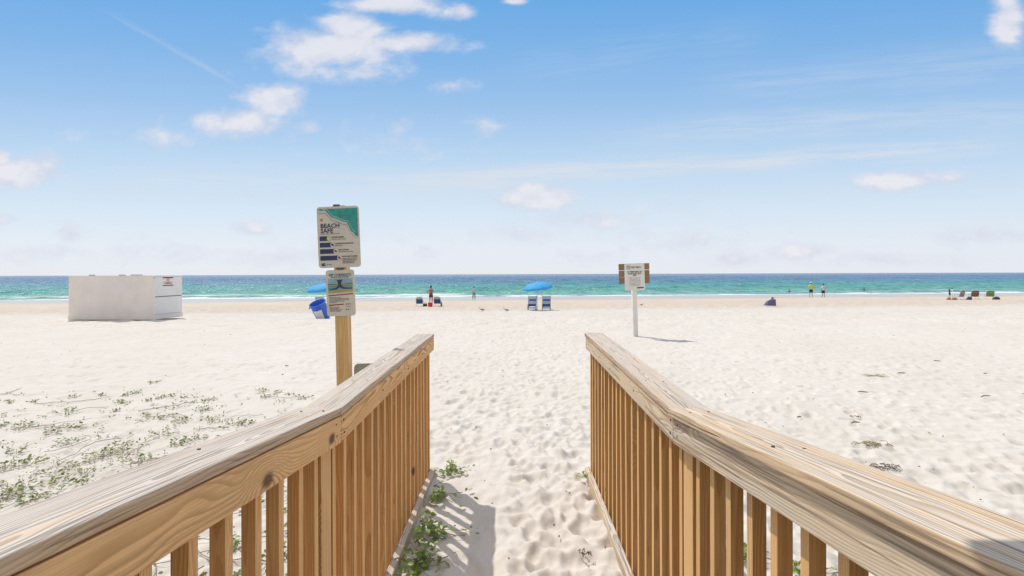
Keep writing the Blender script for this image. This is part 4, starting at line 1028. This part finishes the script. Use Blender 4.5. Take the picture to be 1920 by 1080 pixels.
# ------------------------------------------------------------------ group of chairs at far right
G2 = 'mixed folding chairs in the group at far right'
X, Y, Z = P(1802, 561.5); folding_chair(X, Y, Z, R(14), 'round backed grey folding chair in the far right group', G2, M_GR, M_GR, 1.15, recl=14)
X, Y, Z = P(1827, 561); folding_chair(X, Y, Z, R(-20), 'red brown folding chair in the middle of the far right group', G2, M_RB, M_RB, 1.12)
X, Y, Z = P(1856, 560.5); folding_chair(X, Y, Z, R(-30), 'green folding chair at the right of the far right group', G2, M_LG, M_LG, 1.08)
X, Y, Z = P(1813, 562); bag(X, Y - .2, Z, R(20), .55, .3, .32, M_CH, 'dark bag lying before the red brown chair in the far right group', M_CW, .1)
X, Y, Z = P(1864, 561.5); bag(X, Y - .2, Z, R(5), .62, .35, .28, M_CH, 'dark low bag lying right of the green chair')
X, Y, Z = P(1786, 562); bag(X, Y - .2, Z, R(0), .4, .3, .22, simple('bag_terracotta', (.30, .17, .13), .8), 'terracotta bag at the foot of the folded umbrella')
X, Y, Z = P(1775.5, 562); bag(X, Y - .2, Z, R(0), .34, .3, .24, simple('bag_pink', (.40, .24, .20), .8), 'pinkish bag left of the folded umbrella at far right', M_CH)
X, Y, Z = P(1781, 561.5)
fu = empty('folded_umbrella', (X, Y, Z), 0, 'dark folded umbrella stuck upright in the sand at far right', 'umbrella')
mb = MB(); mb.loft([(0, 0, .42, .035, .035), (-.02, 0, .55, .085, .085), (-.05, 0, .85, .07, .07), (-.08, 0, 1.12, .03, .03)]); mb.build('furled_canopy', M_CH, fu)
MB().tube([(.03, 0, -.1), (-.09, 0, 1.22)], .018, 7).build('pole', M_STEEL, fu)
fr = empty('fishing_rod_holder', (X + .22, Y, Z), 0, 'thin pole with dark tip standing right of the folded umbrella', 'pole')
MB().tube([(0, 0, -.1), (.02, 0, 1.12)], .014, 7).build('pole', M_AL, fr); MB().ell((.022, 0, 1.14), (.05, .05, .07)).build('tip', M_CH, fr)

# ------------------------------------------------------------------ birds
M_BW = simple('feather_white', (.62, .61, .60), .8); M_BG = simple('feather_grey', (.24, .23, .23), .8); M_BK = simple('beak', (.25, .10, .04), .5)
def bird(px, py, rz, label, s=1., wing=M_BG):
    X, Y, Z = P(px, py); root = empty('gull', (X, Y, Z), rz, label, 'bird', 'shore birds standing on the sand'); root.scale = (s, s, s)
    skin_body('body', [(.0, 0, .19), (.12, 0, .17), (.22, 0, .14), (-.10, 0, .22), (-.17, 0, .29), (-.20, 0, .345)], [(0, 1), (1, 2), (0, 3), (3, 4), (4, 5)], [(.075, .075), (.055, .05), (.02, .015), (.062, .065), (.032, .032), (.038, .042)], M_BW, root)
    for sy in (-1, 1):
        mb = MB(); mb.ell((.06, sy * .065, .20), (.19, .018, .055), Matrix.Rotation(R(12), 3, 'Y')); mb.build('wing', wing, root)
        mb = MB(); mb.tube([(0, sy * .025, .14), (-.01, sy * .028, .01)], .006, 5); mb.box((-.02, sy * .028, .006), (.05, .035, .008)); mb.build('leg', M_BK, root)
    MB().tube([(-.235, 0, .345), (-.29, 0, .335)], [.013, .004], 6).build('beak', M_BK, root)
    MB().ell((-.20, 0, .372), (.04, .034, .022)).build('crown', M_BG, root)
bird(903.5, 585, R(8), 'dark winged gull standing on the sand in front of the walking person', 0.76)
bird(949, 585.5, R(-5), 'pale gull standing on the sand halfway to the blue umbrella', .72)
bird(1203, 574, R(175), 'small gull standing behind the white leaning signpost', .6, M_BG)

# ------------------------------------------------------------------ added unseen board on a post, casting the shadow on the right cap rail
la = empty('added_shadow_caster', (1.36, 1.02, 0), 0, 'unseen flat board on a post outside the right railing, added to cast a corner shadow', 'canopy')  # no real canopy: board added only to cast the shadow
MB().box((0, 0, 1.15), (.09, .09, 2.3)).build('post', W_TOE, la)
mb = MB(); ps = [(.065, 1.16), (1.42, 1.14), (1.42, .88), (-.19, .88)]
ps = [(a - 1.36, b - 1.02) for a, b in ps]; N = 4
mb.add([(x, y, 2.285) for x, y in ps] + [(x, y, 2.315) for x, y in ps], [(0, 1, 2, 3), (7, 6, 5, 4), (0, 4, 5, 1), (1, 5, 6, 2), (2, 6, 7, 3), (3, 7, 4, 0)])
me = mb.mesh('shadow_board', W_TOE); bm = bmesh.new(); bm.from_mesh(me); bmesh.ops.recalc_face_normals(bm, faces=bm.faces); bm.to_mesh(me); bm.free(); link('shadow_board', me, None, la)

# ------------------------------------------------------------------ vines and debris
def leafmat(name, c1, c2):
    m, nt, b = new_mat(name)
    r = nt.node('ShaderNodeNewGeometry').outputs['Random Per Island']
    c = nt.ramp(r, [(0, c1), (.5, tuple((a + b_) / 2 for a, b_ in zip(c1, c2))), (.82, c2), (.90, (.33, .30, .10)), (1, (.30, .22, .10))])
    nt.put(b.inputs['Base Color'], c); b.inputs['Roughness'].default_value = .45; b.inputs['Specular IOR Level'].default_value = .4
    t = nt.node('ShaderNodeBsdfTranslucent'); nt.put(t.inputs[0], c)
    mx = nt.node('ShaderNodeMixShader'); mx.inputs[0].default_value = .3; o = m.node_tree.nodes['Material Output']
    nt.l.new(b.outputs[0], mx.inputs[1]); nt.l.new(t.outputs[0], mx.inputs[2]); nt.l.new(mx.outputs[0], o.inputs[0]); return m
M_LEAF = leafmat('vine_leaf', (.17, .22, .08), (.32, .40, .13)); M_LEAF2 = leafmat('bright_leaf', (.15, .26, .05), (.33, .44, .12))
M_STEM = simple('vine_stem', (.33, .25, .18), .8, .25, 30.)
def leaf(mb, p, size, rnd_tilt=.6):
    az = random.uniform(0, 2 * math.pi); rot = Matrix.Rotation(az, 3, 'Z') @ Matrix.Rotation(random.gauss(0, rnd_tilt), 3, 'X') @ Matrix.Rotation(random.gauss(-.1, rnd_tilt * .7), 3, 'Y')
    out = [(0, 0, 0), (.25, .24, .05), (.62, .33, .07), (.98, .12, .02), (1.05, 0, -.03), (.98, -.12, .02), (.62, -.33, .07), (.25, -.24, .05)]
    mid = [(.4, 0, -.03), (.75, 0, -.03)]
    vs = [rot @ (Vector(q) * size) + Vector(p) for q in out + mid]
    mb.add(vs, [(0, 1, 8), (1, 2, 9, 8), (2, 3, 4, 9), (0, 8, 7), (7, 8, 9, 6), (6, 9, 4, 5)], 0, True)
def clump(mb, st, cx, cy, r, n, size, hgt, base=0.):
    n = max(2, int(n * .9))
    for i in range(n):
        a = random.uniform(0, 2 * math.pi); q = r * math.sqrt(random.random()) * random.uniform(.6, 1.1)
        x, y = cx + q * math.cos(a), cy + q * math.sin(a) * .9
        z = g1(x, y) + base + .012 + random.random() ** 1.5 * hgt * (1.1 - q / r * .6)
        leaf(mb, (x, y, z), size * random.uniform(.55, 1.2))
        if i % 4 == 0: st.tube([(cx + (x - cx) * .3, cy + (y - cy) * .3, g1(cx, cy) + base), (x, y, z)], .0016, 4)
def runner(mb, st, x, y, ang, L, leaves=.5, size=.03):
    pts = []; a = ang; n = int(L / .06) + 2
    for i in range(n):
        pts.append((x, y, g1(x, y) + .010 + .012 * random.random())); a += random.gauss(0, .30); x += .06 * math.cos(a); y += .06 * math.sin(a)
        if random.random() < leaves: leaf(mb, (x + random.gauss(0, .015), y + random.gauss(0, .015), g1(x, y) + .02 + random.random() * .02), size * random.uniform(.6, 1.1))
    st.tube(pts, random.uniform(.0018, .0034), 4)
# patch of creeping vines: clump positions follow the photograph
lm = MB(); sm_ = MB()
SPOTS = [(50, 800, .16), (137, 803, .12), (100, 812, .10), (55, 868, .15), (95, 885, .14), (190, 856, .20), (155, 890, .12), (110, 905, .10), (270, 780, .08), (225, 757, .10), (240, 742, .09), (305, 783, .12), (340, 788, .10), (380, 770, .13), (392, 752, .10), (435, 795, .12), (390, 790, .09), (460, 797, .08),
         (140, 745, .08), (130, 770, .07), (190, 743, .06), (255, 738, .10), (280, 752, .08), (290, 718, .11), (300, 815, .12), (335, 833, .10), (365, 825, .13), (270, 866, .13), (235, 845, .16), (210, 850, .14), (15, 875, .12), (20, 930, .14), (60, 940, .12), (50, 915, .13), (150, 905, .10), (490, 735, .10), (500, 745, .08), (570, 748, .13), (545, 740, .06), (520, 737, .07), (60, 755, .05), (120, 830, .08), (20, 755, .05), (215, 773, .06), (320, 745, .07), (345, 747, .06), (300, 748, .06), (5, 800, .06), (30, 850, .1), (5, 940, .12)]
for (px, py, r) in SPOTS:
    X, Y, Z = P(px, py); clump(lm, sm_, X, Y, r * random.uniform(.85, 1.2), int(14 + 165 * r), .027, .035)
for i in range(430):   # looser sprigs
    px = random.uniform(-120, 560); py = random.uniform(735, 950)
    if py < 725 + abs(px - 250) * .05: continue
    X, Y, Z = P(px, py)
    if X > -.95: continue
    clump(lm, sm_, X, Y, random.uniform(.03, .12), random.randint(2, 8), .022, .02)
for i in range(48):
    px = random.uniform(-60, 560); py = 735 + 220 * random.random(); X, Y, Z = P(px, py)
    if X > -1.05: continue
    runner(lm, sm_, X, Y, random.choice([.2, 2.9, -2.6, .6]) + random.gauss(0, .4), random.uniform(.2, .75), .3, .024)
for i in range(60):    # just outside the left rail, seen through the balusters
    X = random.uniform(-2.6, -.8); Y = random.uniform(1.9, 3.3); clump(lm, sm_, X, Y, random.uniform(.05, .12), random.randint(8, 26), .032, .05)
for i in range(26): runner(lm, sm_, random.uniform(-2.6, -.9), random.uniform(1.9, 3.2), random.uniform(0, 6.28), .6, .35, .03)
o = lm.build('creeping_vine', M_LEAF); tag(o, 'patchy green creeping vine leaves spread over the sand left of the left railing', 'ground cover', kind='stuff')
o = sm_.build('vine_runners', M_STEM); tag(o, 'thin brown vine runners crossing the sand left of the left railing', 'ground cover', kind='stuff')

def plant(x, y, r, n, size, hgt, label, mat=M_LEAF2, spec=None, name='beach_plant'):
    root = empty(name, (x, y, g1(x, y)), 0, label, 'plant'); a = MB(); b = MB()
    pts = spec or [(0, 0, r, n)]
    for dx_, dy_, rr2, nn in pts: clump(a, b, x + dx_, y + dy_, rr2, nn, size, hgt)
    for i in range(3): runner(a, b, x, y, random.uniform(-1.5, 1.2), r * 1.6, .5, size)
    z = g1(x, y)
    a.v = [(p[0] - x, p[1] - y, p[2] - z) for p in a.v]; b.v = [(p[0] - x, p[1] - y, p[2] - z) for p in b.v]
    a.build('leaves', mat, root); b.build('stems', M_STEM, root)
plant(-.51, 3.70, .10, 60, .035, .06, 'small leafy plant at the far end of the left railing base', M_LEAF2, [(0, 0, .09, 40), (.07, .02, .06, 16), (.02, .10, .05, 10), (.13, .0, .05, 8)])
plant(-.525, 3.33, .09, 60, .040, .09, 'bushy plant against the left toe board, second from its far end', M_LEAF2, [(0, 0, .065, 40), (-.0, -.10, .05, 18)])
plant(-.50, 2.86, .12, 90, .040, .10, 'widest green plant against the left toe board with shadows across it', M_LEAF2, [(-.02, .05, .07, 42), (.05, -.06, .08, 42), (-.03, -.13, .06, 24)])
plant(-.52, 2.55, .10, 80, .038, .09, 'nearest bright green plant against the left toe board', M_LEAF2, [(0, 0, .08, 50), (.08, .02, .07, 30), (.0, -.12, .06, 30)])
plant(.54, 3.62, .04, 14, .028, .04, 'tiny green sprig beside the right toe board', M_LEAF2)
for k, (x, y) in enumerate(((.98, 2.55), (1.22, 2.62), (1.02, 2.95), (1.5, 2.45), (1.36, 2.2))):
    plant(x, y, .10, 50, .036, .06, ['green plant glimpsed between the right balusters, farthest left', 'green plant glimpsed between the right balusters near the middle', 'small green plant behind the right balusters, farthest back', 'green plant behind the right balusters, farthest right', 'green plant behind the nearest right balusters'][k], M_LEAF2)

# seaweed and sticks
M_WEED = simple('dry_weed', (.30, .23, .12), .85, .4, 40.); M_STICK = simple('stick_bark', (.17, .13, .10), .85, .3, 30.)
def weed(px, py, r, label, mat=M_WEED, n=34):
    X, Y, Z = P(px, py); root = empty('seaweed_clump', (X, Y, Z), 0, label, 'seaweed'); mb = MB()
    for i in range(n):
        a = random.uniform(0, 6.28); q = r * random.random(); x, y = q * math.cos(a) * 1.4, q * math.sin(a) * .7; b = random.uniform(0, 6.28); L = random.uniform(.35, 1.) * r
        mb.tube([(x, y, .012), (x + L * .5 * math.cos(b), y + L * .5 * math.sin(b), random.uniform(.012, .03)), (x + L * math.cos(b + .5), y + L * math.sin(b + .5), .01)], .0025, 4)
    mb.build('strands', mat, root)
weed(1638, 836, .10, 'dry brown seaweed clump on the sand above the right rail')
weed(1660, 878, .08, 'darker seaweed clump just above the right rail, nearest of the clumps', M_STICK, 30)
weed(1640, 706, .13, 'pale yellow flattened weed patch farther up the right sand', simple('pale_weed', (.42, .36, .20), .9), 30)
weed(1605, 783, .05, 'tiny twiggy weed tuft on the right sand', M_STICK, 10)
weed(1097, 1044, .028, 'small curl of dark weed on the sand between the rails, near the right toe board', M_STICK, 12)
def stick(px, py, L, ang, label):
    X, Y, Z = P(px, py); mb = MB(); pts = [(-L / 2, 0, .012), (-L * .2, .006, .02), (L * .2, -.004, .018), (L / 2, .004, .014)]; mb.tube(pts, [.004, .007, .006, .003], 6)
    o = mb.build('driftwood_stick', M_STICK); o.location = (X, Y, Z + .006); o.rotation_euler = (0, 0, ang); tag(o, label, 'stick', 'sticks scattered on the right sand')
stick(1690, 702, .14, .1, 'straight dark stick on the right sand beside the pale weed patch')
stick(1848, 746, .17, .25, 'longest stick near the right edge of the sand')
stick(1757, 679, .10, -.5, 'short slanted stick high on the right sand')
stick(1618, 738, .12, -.4, 'curved thin stick on the right sand above the rail')
stick(1604, 796, .10, .1, 'thin stick below the twiggy weed tuft')
stick(1498, 786, .06, .4, 'short thick stick closest to the right rail')
stick(1847, 703, .05, .0, 'tiny stick far right of the pale weed patch')
stick(537, 688, .07, -.2, 'short dark stick on the sand left of the yellow post')
# countless dark specks
mb = MB()
for i in range(360):
    py = 600 + 470 * random.random() ** 1.3; px = random.uniform(0, 1920)
    X = None; Yd = 900 * EYE / (py - 513); X = (px - 960) / 900 * Yd
    if i % 3 == 0 and Yd < 9: X = abs(X) * .8 + .5 if X > -.6 else X
    z = g1(X, Yd) + .012; s = random.uniform(.002, .007) * (1 + Yd * .05)
    mb.ell((X, Yd, z), (s * random.uniform(.8, 2.2), s, s * .6), Matrix.Rotation(random.uniform(0, 3), 3, 'Z'), 6, 4)
o = mb.build('beach_debris', M_STICK); tag(o, 'scattered tiny dark specks of shell and plant debris on the sand', 'debris', kind='stuff')
